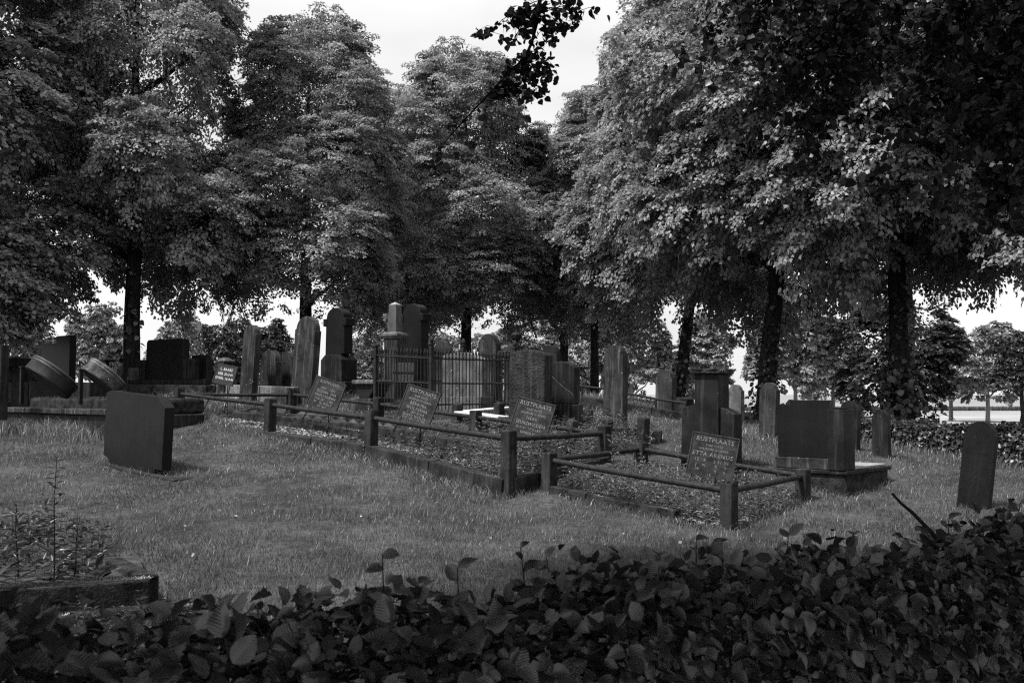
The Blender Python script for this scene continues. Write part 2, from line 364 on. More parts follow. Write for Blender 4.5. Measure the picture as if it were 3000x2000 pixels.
for a, b, sp, n, hh in segs:
    t = rng.random(n); x = a[0]+(b[0]-a[0])*t+rng.normal(0, sp, n)*.6-.68*sp*.4; y = a[1]+(b[1]-a[1])*t+rng.normal(0, sp, n)*.6-.735*sp*.4
    PS.append(np.stack([x, y, gz(x, y)-.01], 1)); cl = .45+.85*np.abs(np.sin(t*37+np.sin(t*91)*1.7)); HS.append(hh*cl*rng.uniform(.3, .9, n)*.62)
pos = np.concatenate(PS); h = np.concatenate(HS); ok = ~(inpoly(pos[:, 0], pos[:, 1], [(a*.995+b*.005, c) for a, b, c in [(p[0], p[0], p[1]) for p in poly1]])); pos, h = pos[ok], h[ok]
n = len(pos); V, T = blades(n, pos, h, .003+.0003*pos[:, 1], rng.uniform(.15, .8, n), 2, 5)
o = obj('long_grass', mesh_np('long_grass', V, T, M_grass_t)); tag(o, 'long rank grass leaning over kerbs and stone feet', 'long grass', kind='stuff')
n = 60000; d = rng.uniform(27, 62, n); u = rng.uniform(-.62, .62, n); x = u*d; y = d; pos = np.stack([x, y, gz(x, y)], 1)
V, T = blades(n, pos, rng.uniform(.08, .22, n), .015+.0007*d, rng.uniform(.1, .7, n), 1, 6)
o = obj('rough_grass', mesh_np('rough_grass', V, T, M_grass_f)); tag(o, 'rough grass behind the trees towards the field', 'rough grass', kind='stuff')
n = 16000; x = rng.uniform(-110, 110, n); y = rng.uniform(133.3, 137.2, n); pos = np.stack([x, y, np.full(n, -.6)], 1)
V, T = blades(n, pos, rng.uniform(.35, .75, n), np.full(n, .12), rng.uniform(.1, .4, n), 1, 8)
o = obj('field_margin_grass', mesh_np('field_margin_grass', V, T, M_hedge_b)); tag(o, 'dark strip of uncut grass dividing the field', 'grass strip', kind='stuff')
# ---------------------------------------------------------------- gravestones
RD = math.radians
def rot(yaw, lean=0, pitch=0): return (Matrix.Rotation(RD(yaw), 4, 'Z') @ Matrix.Rotation(RD(lean), 4, 'Y') @ Matrix.Rotation(RD(pitch), 4, 'X'))
def wid(px_w, px, d, yaw=-40):
    u = (px-CX)/F; return px_w*d/(F*(math.cos(RD(yaw))-u*math.sin(RD(yaw))))
def hgt(px_h, d): return px_h*d/F
def o_round(w, h, inset=.03, drop=.0):
    r = w/2-inset; hs = h-r; pts = [(-w/2, -.3), (w/2, -.3), (w/2, hs-drop)]
    if inset > 0: pts += [(r+inset*.35, hs-drop+.0), (r+inset*.1, hs-drop+inset*.6)]
    for k in range(0, 17): a = math.pi*k/16; pts.append((r*math.cos(a), hs+r*math.sin(a)))
    if inset > 0: pts += [(-r-inset*.1, hs-drop+inset*.6), (-r-inset*.35, hs-drop)]
    pts.append((-w/2, hs-drop)); return pts
def o_arch(w, h, rise=.15, z0=-.3):
    pts = [(-w/2, z0), (w/2, z0)]
    for k in range(13): t = 1-2*k/12; pts.append((t*w/2, h-rise*t*t))
    return pts
def o_poly(w, h, tops, z0=-.3): return [(-w/2, z0), (w/2, z0)]+[(a*w/2, h*b) for a, b in tops]
GR = 'upright gravestones'
def gstone(label, px, py, d, wpx, hpx, m, t=.13, yaw=-40, lean=0, pitch=0, outline=None, base=None, name='gravestone', inset=.03, cat='gravestone', bevel=.008, panel=False):
    e = empty(name, label, cat, P(px, py, d), rot(yaw, lean, pitch), GR)
    W = wid(wpx, px, d, yaw); H = hgt(hpx, d)
    pts = outline(W, H) if outline else o_round(W, H, inset)
    b = MB(); b.prism(pts, -t/2, t/2); b.build('slab', m, e, bevel)
    if panel:
        q = MB(); pts2 = [(x*.8, z*.93+H*.01) if z > 0 else (x*.8, H*.18) for x, z in pts]; q.prism(pts2, -t/2-.012, -t/2+.004); q.build('raised_face', m, e, .004)
    if base:
        bh, bw, bt, zo = base
        q = MB(); q.box(-W/2*bw, W/2*bw, -t/2*bt, t/2*bt, -.3, bh); q.build('base', m, e, .008)
    return e, W, H
# --- E: broad polished stone, front left
e = empty('gravestone', 'broad polished black gravestone with cut upper right corner standing alone on the front lawn', 'gravestone', P(398,1376,13.4)+Vector((0,0,.035)), rot(-40, 4, 0), GR)
W = wid(171,398,13.4); H = hgt(214,13.4)
b = MB(); b.prism([(-W/2+.16,-.2),(W/2-.02-.14,-.2),(W/2-.16,.045),(W/2,.045),(W/2,H*.87),(W/2-.17,H),(-W/2+.09,H),(-W/2,H-.035),(-W/2,.09),(-W/2+.16,.05)], -.07, .07); b.build('slab', M_granite, e, .006)
q = MB(); q.box(-W/2+.02, W/2+.42, -.15, .2, -.3, -.012); q.build('base', M_conc, e, .01)
# --- stones left to right
gstone('dark slab cut by the left edge of the view beside the drum shelf', -8,1176,16.3,38,166,M_bluedark,outline=lambda w,h:o_arch(w,h,.01))
gstone('dark stone with a low wing left and taller pillar right behind the large zinc drum', 158,1130,23.5,104,144,M_granite,t=.16,outline=lambda w,h:[(-w/2,-.3),(w/2,-.3),(w/2,h),(w*.12,h),(w*.12,h*.865),(-w/2+.05,h*.865),(-w/2,h*.83)])
# box tomb far left
e = empty('box_tomb', 'low dark box tomb with recessed panel beside the left frame edge behind the large drum', 'tomb', P(40,1132,22), rot(-20))
b = MB(); b.box(-.75,.5,-.35,.35,.42,.62); b.build('top_slab', M_bluedark, e, .015)
b = MB(); b.box(-.7,-.5,-.3,.3,.1,.42); b.box(.25,.45,-.3,.3,.1,.42); b.box(-.5,.25,-.1,.3,.1,.42); b.build('side_stone', M_bluedark, e, .01)
b = MB(); b.box(-.46,.2,-.13,-.098,.14,.40); b.build('inscribed_panel', M_granite, e, .005)
b = MB(); b.box(-.95,.75,-.45,.45,-.3,.1); b.build('plinth', M_bluedark, e, .02)
# F large dark slab with side blocks
e = empty('gravestone', 'largest dark square slab with rounded corners between two short side blocks, left background', 'gravestone', P(490,1112,23), rot(-33), GR)
s = 23/F; W = wid(108,490,23,-33); H = 118*s
b = MB(); r = .09; b.prism([(-W/2,0),(W/2,0)]+[(W/2-r+r*math.cos(a), H-r+r*math.sin(a)) for a in np.linspace(0,math.pi/2,5)]+[(-W/2+r+r*math.cos(a), H-r+r*math.sin(a)) for a in np.linspace(math.pi/2,math.pi,5)], -.09,.09); b.build('slab', M_granite, e, .01)
b = MB(); b.box(-W/2-.24,-W/2-.02,-.12,.12,0,.47); b.build('side_block', M_bluedark, e, .015)
b = MB(); b.box(W/2+.02,W/2+.27,-.15,.15,0,.46); b.build('side_block', M_bluedark, e, .015)
b = MB(); b.box(-W/2-.5,W/2+.9,-.22,.5,-.12,-.002); b.build('base', M_bluedark, e, .015)
b = MB(); b.box(-W/2-.45,W/2+.85,-.16,.45,-.6,-.122); b.build('footing', M_kerb, e, .01)
gstone('small grey stone with one clipped shoulder right of the largest dark slab', 592,1128,23.6,44,88,M_bluedark,t=.2,yaw=-33,outline=lambda w,h:[(-w/2,-.3),(w/2,-.3),(w/2,h*.8),(w*.25,h),(-w/2,h)],panel=True)
gstone('low stub stone beside the clipped grey stone', 616,1130,22.8,22,44,M_bluedark,t=.2,yaw=-33,outline=lambda w,h:o_arch(w,h,.01))
# capped pillars
def capped(label, px, py, d, bw, top, capw, caph, m, dome=.06):
    s = d/F; e = empty('capped_pillar', label, 'grave pillar', P(px, py, d), rot(-40))
    w = bw*s/1.35; H = (py-top)*s; ch = caph*s; cw = capw*s/1.35
    b = MB(); b.box(-w/2, w/2, -w/2, w/2, -.3, H-ch, tx=.02, ty=.02); b.build('shaft', m, e, .01)
    b = MB(); b.box(-cw/2, cw/2, -cw/2, cw/2, H-ch, H-ch*.55); b.build('cap', m, e, .012)
    b = MB(); b.box(-cw/2+.01, cw/2-.01, -cw/2+.01, cw/2-.01, H-ch*.55+.002, H, tx=cw*.36, ty=cw*.36); b.build('cap_top', M_lime, e, .01); return e
capped('stone pillar with flat overhanging cap in front of the left tree trunk', 379,1132,25,38,1032,50,13,M_bluedark)
capped('shorter pillar with shallow domed cap left of the tree trunk', 313,1122,26,16,1047,46,13,M_bluedark)
gstone('small mossy block stone below the capped pillar by the left tree', 373,1128,24,42,52,M_lime,t=.2,outline=lambda w,h:o_arch(w,h,.02))
capped('squat grave pillar with domed cap right behind the black date sign', 660,1150,21,46,1047,60,20,M_bluedark)
e,W,H=gstone('narrow tall leaning round-topped stone right of the black date sign', 727,1170,18.4,36,218,M_blue,lean=5)
capped('pale pillar with flat cap partly hidden behind the narrow leaning stone', 735,1135,22,46,1008,66,14,M_blue)
gstone('left one of two low round-topped stones between the tall stones', 793,1140,22.5,46,114,M_blue,t=.18,lean=1)
gstone('right one of two low round-topped stones, next to the tall streaked stone', 845,1138,22.8,38,110,M_blue,t=.16,lean=-1)
gstone('tallest streaked round-topped stone leaning right behind the pipe rail', 886,1203,18.9,58,276,M_blue,lean=5.5,t=.15,inset=.035)
def eared(label, px, py, d, wpx, hpx, ped, m):
    s = d/F; e = empty('monument', label, 'monument', P(px, py, d), rot(-35)); W = wid(wpx, px, d, -35); H = hpx*s; z0 = ped[1]*s; t = .24
    b = MB(); r = W/2-.03; pts = [(-W/2, z0), (W/2, z0), (W/2-.015, H-r*.95)]+[(r*math.cos(a), H-r*.8+.8*r*math.sin(a)) for a in np.linspace(0, math.pi, 15)]+[(-W/2+.015, H-r*.95)]
    b.prism(pts, -t/2, t/2); b.build('slab', m, e, .012)
    for k in (-1, 1): b = MB(); b.box(k*W/2-.05, k*W/2+.05, -t/2-.02, t/2+.02, H-r*1.55, H-r*.92); b.build('shoulder_block', m, e, .012)
    b = MB(); pw = ped[0]*s*1.02; b.prism([(-pw/2, -.3), (pw/2, -.3), (pw/2, z0*.85), (pw/2-.13, z0-.003), (-pw/2+.13, z0-.003), (-pw/2, z0*.85)], -.22, .22); b.build('pedestal', M_bluedark, e, .012)
    b = MB(); b.box(-pw/2-.12, pw/2+.2, -.32, .32, -.4, z0*.28); b.build('plinth', M_bluedark, e, .015); return e
eared('dark round-headed monument with shoulder blocks on a chamfered pedestal, left of the obelisk', 992,1150,20,56,248,(84,112),M_granite)
eared('dark round-headed monument with shoulder blocks just right of the obelisk behind the iron fence', 1216,1180,19.6,58,290,(80,60),M_granite)
# obelisk
e = empty('obelisk', 'speckled granite obelisk with pointed tip coloured as brightly lit on a capped pedestal', 'obelisk', P(1156,1165,19), rot(-30)); s = 19/F
b = MB(); k = s/1.34
b.box(-22*k,22*k,-22*k,22*k,192*s,272*s,tx=4.5*k,ty=4.5*k); b.build('shaft', M_gran_light, e, .006)
b = MB(); b.box(-17.5*k,17.5*k,-17.5*k,17.5*k,272*s+.002,281*s,tx=17.3*k,ty=17.3*k); b.build('tip', M_ledger, e)  # paler than the shaft: light on the sloping faces put into the colour
b = MB(); b.box(-40*k,40*k,-40*k,40*k,179*s,187*s); b.box(-36*k,36*k,-36*k,36*k,187*s+.001,192*s-.001,tx=6*k,ty=6*k); b.box(-35*k,35*k,-35*k,35*k,173*s,179*s-.001); b.build('cap', M_lime, e, .008)
b = MB(); b.box(-31*k,31*k,-31*k,31*k,-.3,173*s-.001); b.build('pedestal', M_blue, e, .008)
# tipped trough planter
e = empty('stone_planter', 'stone planter with pale slab rim and sloping sides left of the iron fence', 'planter', P(1085,1190,18.0), rot(-35)); s = 18.0/F; k = s/1.25
b = MB(); b.prism([(-18*k,30*k),(30*k,30*k),(62*k,80*k),(-42*k,80*k)], -.2,.2); b.build('bowl', M_bluedark, e, .01)
b = MB(); b.box(-46*k,66*k,-.26,.26,80*k+.002,96*k); b.build('rim', M_lime, e, .02)
b = MB(); b.box(-50*k,60*k,-.3,.3,-.3,30*k-.002); b.build('block', M_blue, e, .015)
# inside / behind the fence
gstone('ogee-topped stone behind the corner post of the iron fence', 1297,1168,20.5,50,172,M_blue,t=.16,outline=lambda w,h:[(-w/2,-.3),(w/2,-.3),(w/2,h*.80),(w*.42,h*.86),(w*.25,h*.93),(w*.1,h*.985),(0,h),(-w*.1,h*.985),(-w*.25,h*.93),(-w*.42,h*.86),(-w/2,h*.80)])
gstone('wide lichened slab with sloping top standing inside the iron fence', 1362,1188,17.75,118,155,M_lime,t=.18,outline=lambda w,h:[(-w/2,-.3),(w/2,-.3),(w/2,h*.86),(w*.1,h),(-w*.35,h*.99),(-w/2,h*.94)],base=(.16,1.1,2.0,0))
gstone('round-topped streaked stone rising above the middle of the iron fence', 1434,1190,19.8,50,212,M_blue,t=.16)
e = empty('urn_monument', 'wide stepped monument crowned by a dark urn behind the iron fence', 'urn monument', P(1512,1200,19.5), rot(-40)); s = 19.5/F; k = s/1.35
b = MB()
for a, z0, z1 in ((34,0,150),(38,150.5,158),(47,158.5,166),(52,166.5,171),(40,171.5,176),(20,176.5,187)): b.box(-a*k,a*k,-a*k,a*k,z0*s if z0 else -.3,z1*s)
b.build('stepped_body', M_blue, e, .008)
b = MB(); b.lathe([(9*s,187*s),(8*s,190*s),(4*s,193*s),(4*s,197*s),(8*s,201*s),(13*s,206*s),(15.5*s,213*s),(15.5*s,216*s),(16.5*s,217*s),(16.5*s,220*s),(13*s,221*s),(9*s,226*s),(3*s,229*s),(3*s,232*s),(.5*s,234*s)],24); b.build('urn', M_bluedark, e)
gstone('round-topped stone behind the rough hewn stone', 1615,1190,19,48,178,M_bluedark,t=.16)
gstone('massive rough hewn dark stone with low gabled top behind the third white-lettered sign', 1552,1240,14.6,104,216,M_rough,t=.2,lean=1.5,bevel=.02,outline=lambda w,h:[(-w/2,-.3),(w/2,-.3),(w/2,h*.93),(w*.42,h*.95),(w*.02,h),(-w*.12,h*.995),(-w/2,h*.955)])
# X arch with base and crack
e = empty('gravestone', 'cracked low-arched stone on a block base right of the rough hewn stone', 'gravestone', P(1650,1245,14.9), rot(-40,1), GR); s = 14.9/F; W = wid(78,1650,14.9)
b = MB(); b.prism([(x, z+62*s) for x, z in o_arch(W,124*s,.09,0)], -.075,.075); b.build('slab', M_bluedark, e, .01)
b = MB(); b.box(-W/2-.04,W/2+.03,-.12,.12,-.3,62*s-.002); b.build('base', M_blue, e, .015)
b = MB(); b.tube([(-W*.46,-.0765,150*s),(-W*.25,-.0765,136*s),(0,-.0765,118*s),(W*.25,-.0765,102*s),(W*.40,-.0765,96*s),(W*.46,-.0765,88*s)],.0035,5); b.build('crack', M_lime, e)
gstone('tall pitted round-topped stone right of the cracked stone', 1802,1250,15.5,56,238,M_blue,lean=1.2,t=.15)
e,W,H=gstone('slim round-topped stone in front of the leaning tree trunk', 1950,1225,18,48,143,M_blue,lean=1.5,t=.16)
gstone('low mossy block stone beyond the end of the pipe rail', 2003,1208,20.3,40,45,M_kerb,t=.3,outline=lambda w,h:o_arch(w,h,.04))
# AB capped monument
e = empty('monument', 'dark pillar monument with mossy cap and two lower side wings, right centre', 'monument', P(2085,1335,13.1), rot(-40,.8)); s = 13.1/F
f_ = lambda px: wid(px,2085,13.1)
b = MB(); b.box(-f_(36),f_(36),-.15,.15,-.3,238*s,tx=.008); b.build('pillar', M_bluedark, e, .01)
b = MB(); b.box(-f_(44),f_(44),-.2,.2,238*s+.002,246*s); b.build('cap', M_bluedark, e, .012)
b = MB(); b.prism([(-f_(80),-.3),(-f_(36)-.002,-.3),(-f_(36)-.002,152*s),(-f_(46),147*s),(-f_(62),142*s),(-f_(76),140*s),(-f_(77),128*s)],-.11,.11); b.build('wing', M_bluedark, e, .01)
b = MB(); b.prism([(f_(36)+.002,-.3),(f_(76),-.3),(f_(76),124*s),(f_(66),127*s),(f_(52),136*s),(f_(36)+.002,142*s)],-.11,.11); b.build('wing', M_bluedark, e, .01)
def moss_blob(e, x0, x1, y0, y1, z, n=420, h=.035, seed=3, name='moss'):
    r = np.random.default_rng(seed); p = np.stack([r.uniform(x0,x1,n), r.uniform(y0,y1,n), np.full(n,z)-.004],1)
    V,T = blades(n,p,r.uniform(.3,1,n)*h,np.full(n,.016),r.uniform(.2,1.2,n),2,seed); o = obj(name, mesh_np(name,V,T,M_weed_d), e); o['kind'] = 'stuff'; return o
moss_blob(e,-f_(44),f_(44),-.2,.2,246*s,1600,.05)
gstone('pale slim inscribed stone half hidden behind the mossy-capped monument', 2156,1245,18.2,40,118,M_lime,t=.14,lean=.5)
gstone('speckled round-topped stone leaning right beside the second tree trunk', 2252,1292,15.3,48,171,M_blue,lean=2.5,t=.14)
# AF large modern monument
e = empty('family_monument', 'large modern black double monument with a corner pillar and pale tiled ledger', 'monument', P(2368,1402,12.65), rot(-43)); s = 12.65/F
f_ = lambda px: wid(px,2368,12.65,-43)
x0, x1, xp = -f_(82), f_(72), f_(118)
b = MB(); b.box(x0-.03,xp+.0,-.10,1.15,-.35,18*s); b.build('brick_plinth', M_kerb, e, .015)
b = MB(); b.box(x0-.03,xp+.03,-.13,1.2,18*s+.003,30*s); b.build('under_slab', M_bluedark, e, .01)
b = MB(); b.box(x0-.02,x1-.003,-.10,.12,30*s+.003,62*s); b.build('base_strip', M_blue, e, .008)
b = MB(); b.prism([(x0,62*s+.002),(x1-.02,62*s+.002),(x1-.02,229*s),(x0+f_(37),229*s),(x0+f_(37),216*s),(x0,216*s)],-.06,.08); b.build('slab', M_granite, e, .006)
b = MB(); b.box(x1,xp,-.14,.16,30*s+.003,203*s); b.build('corner_pillar', M_bluedark, e, .008)
b = MB(); b.lathe([(.085,203*s+.001),(.085,205*s),(.095,206*s),(.095,208*s),(.06,208.5*s)],24,M=Matrix.Translation(((x1+xp)/2,0,0))); b.build('vase_ring', M_iron, e)
k_ = 0
for i in range(3):
    for j in range(4):
        a0 = x0+.25+(xp-x0-.28)/3*i; b0 = .17+1.0/4*j
        b = MB(); b.box(a0+.004, a0+(xp-x0-.28)/3-.004, b0+.004, b0+.246, 30*s+.003, 30*s+.028); b.build('ledger_tile', M_ledger, e, .003)
gstone('round-topped stone leaning right behind the pale tiled ledger', 2486,1330,15.5,56,155,M_bluedark,lean=3,t=.16)
gstone('small distant round-topped stone just visible above the modern monument', 2318,1235,19.5,24,65,M_bluedark,t=.1)
gstone('low narrow round-topped stone in front of the back hedge', 2584,1332,14.9,46,132,M_bluedark,lean=-.3,t=.13)
gstone('near-black round-topped stone leaning right, alone on the lawn at the far right', 2853,1486,11.5,92,252,M_darklich,lean=7,t=.13,inset=.028)
# ---------------------------------------------------------------- raised plot with two zinc drums
a, c = P(-60,1262,18.4), P(318,1250,15.0)
e = empty('raised_plot', 'raised grave plot with mossy top shelf and a low retaining wall at the left edge', 'raised plot', Vector(((a.x+c.x)/2,(a.y+c.y)/2,1.0)), Matrix.Rotation(math.atan2(c.y-a.y,c.x-a.x),4,'Z'))
L = (Vector((c.x,c.y))-Vector((a.x,a.y))).length/2; zt = P(200,1196,16.2).z-1.0
b = MB(); b.box(-L,L,0,1.6,-.5,zt-.09); b.build('retaining_wall', M_bluedark, e, .02)
for i in range(3):
    b = MB(); b.box(-L-.02+2*L/3*i+.006,-L+2*L/3*(i+1)-.006,-.06,.35,zt-.087,zt); b.build('coping_stone', M_blue, e, .015)
z2 = P(200,1166,17).z-1.0
b = MB(); b.box(-L+.3,L-.15,.75,1.7,zt-.087,z2); b.build('mossy_shelf', M_kerb, e, .05)
b = MB(); b.box(-L-.02,-L+.62,-.1,.3,zt+.003,zt+.10); b.build('block', M_bluedark, e, .015)
rM = e.matrix_world.copy(); sh = (-L+.35,L-.2,.78,1.66)
moss_blob(e,sh[0],sh[1],sh[2],sh[3],z2,2600,.04,9)
def drum(label, px, py, d, diam, th, m, lean, posts):
    s = d/F; e = empty('zinc_drum', label, 'zinc drum', P(px, py, d), Matrix.Rotation(RD(lean[0]),4,'Z') @ Matrix.Rotation(RD(lean[1]),4,'Y') @ Matrix.Rotation(RD(lean[2]),4,'X'), 'tilted grave drums')
    r = diam*s/2; h = th*s
    b = MB(); b.lathe([(r*.985,0),(r,.01),(r,h*.62),(r*1.03,h*.64),(r*1.045,h*.68),(r*1.03,h*.72),(r*1.01,h*.74),(r*1.01,h*.80),(r*1.05,h*.83),(r*1.06,h*.88),(r*1.04,h*.93),(r*1.0,h*.97),(r*.97,h)],48); b.build('casing', m, e)
    b = MB(); b.lathe([(r*.98,-.012),(r*.98,-.002)],48,smooth=False); b.build('back_plate', M_drumback, e)
    return e
drum('larger smooth dark zinc drum leaning back on an iron post', 137,1121,16.6,150,44,M_drum,(0,33,-22),None)
drum('smaller zinc drum with flaking light paint leaning beside the larger one', 291,1120,16.0,123,42,M_drum2,(0,36,-22),None)
for px, pt, pb, d, lab in ((63,1078,1166,16.9,'short iron stay post under the left end of the larger drum'),(235,1085,1166,16.3,'short iron stay post under the left end of the flaking drum')):
    s = d/F; q = empty('stay_post', lab, 'post', P(px,pb,d), rot(-40)); b = MB(); b.box(-.03,.03,-.03,.03,-.1,(pb-pt)*s); b.box(-.05,.05,-.04,.04,(pb-pt)*s+.001,(pb-pt)*s+.03); b.build('shaft', M_iron, q, .004)
# low wall and ledges behind
def lowwall(label, p0, p1, h, th, m, n=3, name='grave_kerb', cat='kerb'):
    a, c = P(*p0), P(*p1); e = empty(name, label, cat, Vector(((a.x+c.x)/2,(a.y+c.y)/2,(a.z+c.z)/2)), Matrix.Rotation(math.atan2(c.y-a.y,c.x-a.x),4,'Z')@Matrix.Rotation(-math.atan2(c.z-a.z,(c-a).xy.length),4,'Y'), 'low grave kerbs')
    L = (c-a).length/2
    for i in range(n):
        b = MB(); j = random.uniform(-.008,.008); b.box(-L+2*L/n*i+.006,-L+2*L/n*(i+1)-.006,-th/2+j,th/2+j,-.35,h+random.uniform(-.01,.01)); b.build('kerb_stone', m, e, .015)
    return e
lowwall('low painted wall behind the tall streaked stone', (670,1152,19.2), (870,1158,18.8), .17, .25, M_conc_pale,2)
lowwall('long dark ivy-edged ledge under the largest dark slab', (385,1145,21.5), (620,1148,20.5), .14, .3, M_kerb,3)
lowwall('dark flat ledge behind the two drums', (20,1150,20), (290,1152,19.5), .22, .5, M_bluedark,3)
lowwall('mossy kerb under the pipe rail on the right of the pitted stone', (1700,1188,18.2), (2020,1238,17.4), .17, .16, M_kerb,3)
lowwall('broken mossy kerb behind the pointed posts', (1790,1266,14.8), (1940,1275,14.6), .08, .14, M_kerb,2)
lowwall('pale low ledge at the left rear of the two low round stones', (560,1140,22.6), (700,1143,22), .12, .4, M_lime,2)
# pipe rail at right
def pipe(pts, r, name, parent, m): b = MB(); b.tube(pts, r, 10); return b.build(name, m, parent)
e = empty('pipe_rail', 'thin iron pipe rail running down behind the pitted and slim stones', 'rail', P(1705,1190,18.3)); O = e.location
pl = [P(1685,1129,18.4),P(1772,1139,18.2),P(1925,1169,17.7),P(2010,1181,17.5)]
pipe([p-O for p in pl],.022,'rail',e,M_iron)
for px,pt,pb,d in ((1705,1132,1192,18.35),(1921,1168,1215,17.7),(2008,1181,1230,17.5)): pipe([P(px,pb+20,d)-O,P(px,pt,d)-O],.02,'post',e,M_iron)
# ---------------------------------------------------------------- plots with posts and pipe rails
def post(parent, O, base, hh, wdt=.15, pointed=False, m=M_conc, yaw=-43, lean=0, moss=False, below=.25):
    b = MB(); w2 = wdt/2
    b.box(-w2,w2,-w2,w2,-below,hh,tx=.004,ty=.004)
    if pointed: b.box(-w2+.002,w2-.002,-w2+.002,w2-.002,hh+.001,hh+.045,tx=w2*.85,ty=w2*.85)
    o = b.build('post', m, parent, .012); o.matrix_local = Matrix.Translation(base-O) @ rot(yaw, lean)
    if moss: 
        mo = moss_blob(o,-w2*.9,w2*.9,-w2*.9,w2*.9,hh,160,.03,int(base.x*100)%97,'moss_cap')
    return o
def topz(px, py, d): return P(px, py, d)
def kerbrun(parent, O, a, c, h, th, n, m=M_kerb, low=.35):
    L = (c-a).length
    for i in range(n):
        b = MB(); j = random.uniform(-.01,.01); b.box(L/n*i+.005,L/n*(i+1)-.005,-th/2+j,th/2+j,-low,h+random.uniform(-.008,.008))
        o = b.build('kerb_stone', m, parent, .014)
        dx, dy, dz = c-a; o.matrix_local = Matrix.Translation(a-O) @ Matrix.Rotation(math.atan2(dy,dx),4,'Z') @ Matrix.Rotation(-math.atan2(dz, math.hypot(dx,dy)),4,'Y')
def bed(parent, O, cs, dz, m, name='gravel_bed'):
    nn = 24; V = []
    for i in range(nn+1):
        for j in range(nn+1):
            a, b = i/nn, j/nn; p = cs[0]*(1-a)*(1-b)+cs[1]*a*(1-b)+cs[2]*a*b+cs[3]*(1-a)*b
            V.append(tuple(p-O+Vector((0,0,dz+mnoise.noise(p*4)*.02))))
    idx = np.arange((nn+1)**2).reshape(nn+1,nn+1); T = np.stack([idx[:-1,:-1],idx[1:,:-1],idx[1:,1:],idx[:-1,1:]],-1).reshape(-1,4)
    o = obj(name, mesh_np(name,V,T,m,True), parent); return o
M_gravel = simple_mat('gravel and litter bed', .10, .26, 30, .95, 1.0, .1, bdist=.02)
# first (long) enclosure
e1 = empty('grave_enclosure', 'long mossy-kerbed grave plot with concrete posts and iron pipe rails, centre left', 'grave enclosure', Q[1].copy(), None, 'railed grave enclosures'); O = Q[1].copy()
fr = [(1490,1400,12.0,1260),(1086,1302,13.75,1202),(790,1262,15.5,1166),(523,1222,17.3,1136)]
bk = [(1770,1335,13.4,1247),(1393,1262,15.05,1202),(1108,1225,16.75,1166),(853,1212,18.3,1139)]
pf = []; pb_ = []
for px,py,d,pt in fr: b_ = P(px,py,d); hh = P(px,pt,d).z-b_.z; post(e1,O,b_,hh,lean=2.5 if px<1400 else 0.5,moss=(px<600 or px==1086)); pf.append((b_,hh))
for px,py,d,pt in bk: b_ = P(px,py,d); hh = P(px,pt,d).z-b_.z; post(e1,O,b_,hh,lean=1,moss=px<1200); pb_.append((b_,hh))
def rail(a, b, drop=.1, r=.033):
    (pa,ha),(pb,hb) = a,b; A_ = pa+Vector((0,0,ha-drop)); B_ = pb+Vector((0,0,hb-drop)); mid = (A_+B_)/2-Vector((0,0,.008))
    return [A_-O, mid-O, B_-O]
for i in range(3): pipe(rail(pf[i],pf[i+1]),.034,'rail',e1,M_iron); pipe(rail(pb_[i],pb_[i+1]),.03,'rail',e1,M_iron)
pipe(rail(pf[0],pb_[0]),.034,'rail',e1,M_iron); pipe(rail(pf[3],pb_[3],.11),.03,'rail',e1,M_iron)
for i in range(3): kerbrun(e1,O,pf[i+1][0],pf[i][0],.0,.22,2,M_conc)
kerbrun(e1,O,pf[0][0],pb_[0][0],.0,.2,2,M_conc); kerbrun(e1,O,pf[3][0],pb_[3][0],0,.2,1)
for i in range(3): kerbrun(e1,O,pb_[i+1][0],pb_[i][0],.0,.16,2)
md = [(pf[i][0]+pb_[i][0])/2+Vector((0,0,.0)) for i in range(4)]
for i in range(3): kerbrun(e1,O,md[i+1],md[i],.07,.2,2,M_kerb)
bd1 = bed(e1,O,[pf[3][0],pf[0][0],pb_[0][0],pb_[3][0]],-.06,M_gravel)
# second enclosure
O = P1.copy(); e2 = empty('grave_enclosure', 'smaller square grave plot with four concrete posts and pipe rails, nearest on the right', 'grave enclosure', O.copy(), None, 'railed grave enclosures')
p4 = []
for px,py,d,pt in ((1608,1442,12.2,1325),(2135,1547,10.5,1412),(2352,1477,12.1,1372),(1877,1392,13.6,1295)):
    b_ = P(px,py,d); hh = P(px,pt,d).z-b_.z; post(e2,O,b_,hh,lean=1.5,moss=(px in (2135,1877))); p4.append((b_,hh))
for i in range(4): pipe(rail(p4[i],p4[(i+1)%4],.09),.034,'rail',e2,M_iron)
kd = Vector((0,0,.085)); kerbrun(e2,O,p4[0][0]+kd,p4[1][0].lerp(p4[0][0],.25)+kd,.0,.13,3); kerbrun(e2,O,p4[0][0],p4[3][0],.02,.12,2)
bd2 = bed(e2,O,[p4[0][0],p4[1][0],p4[2][0],p4[3][0]],.0,M_gravel)
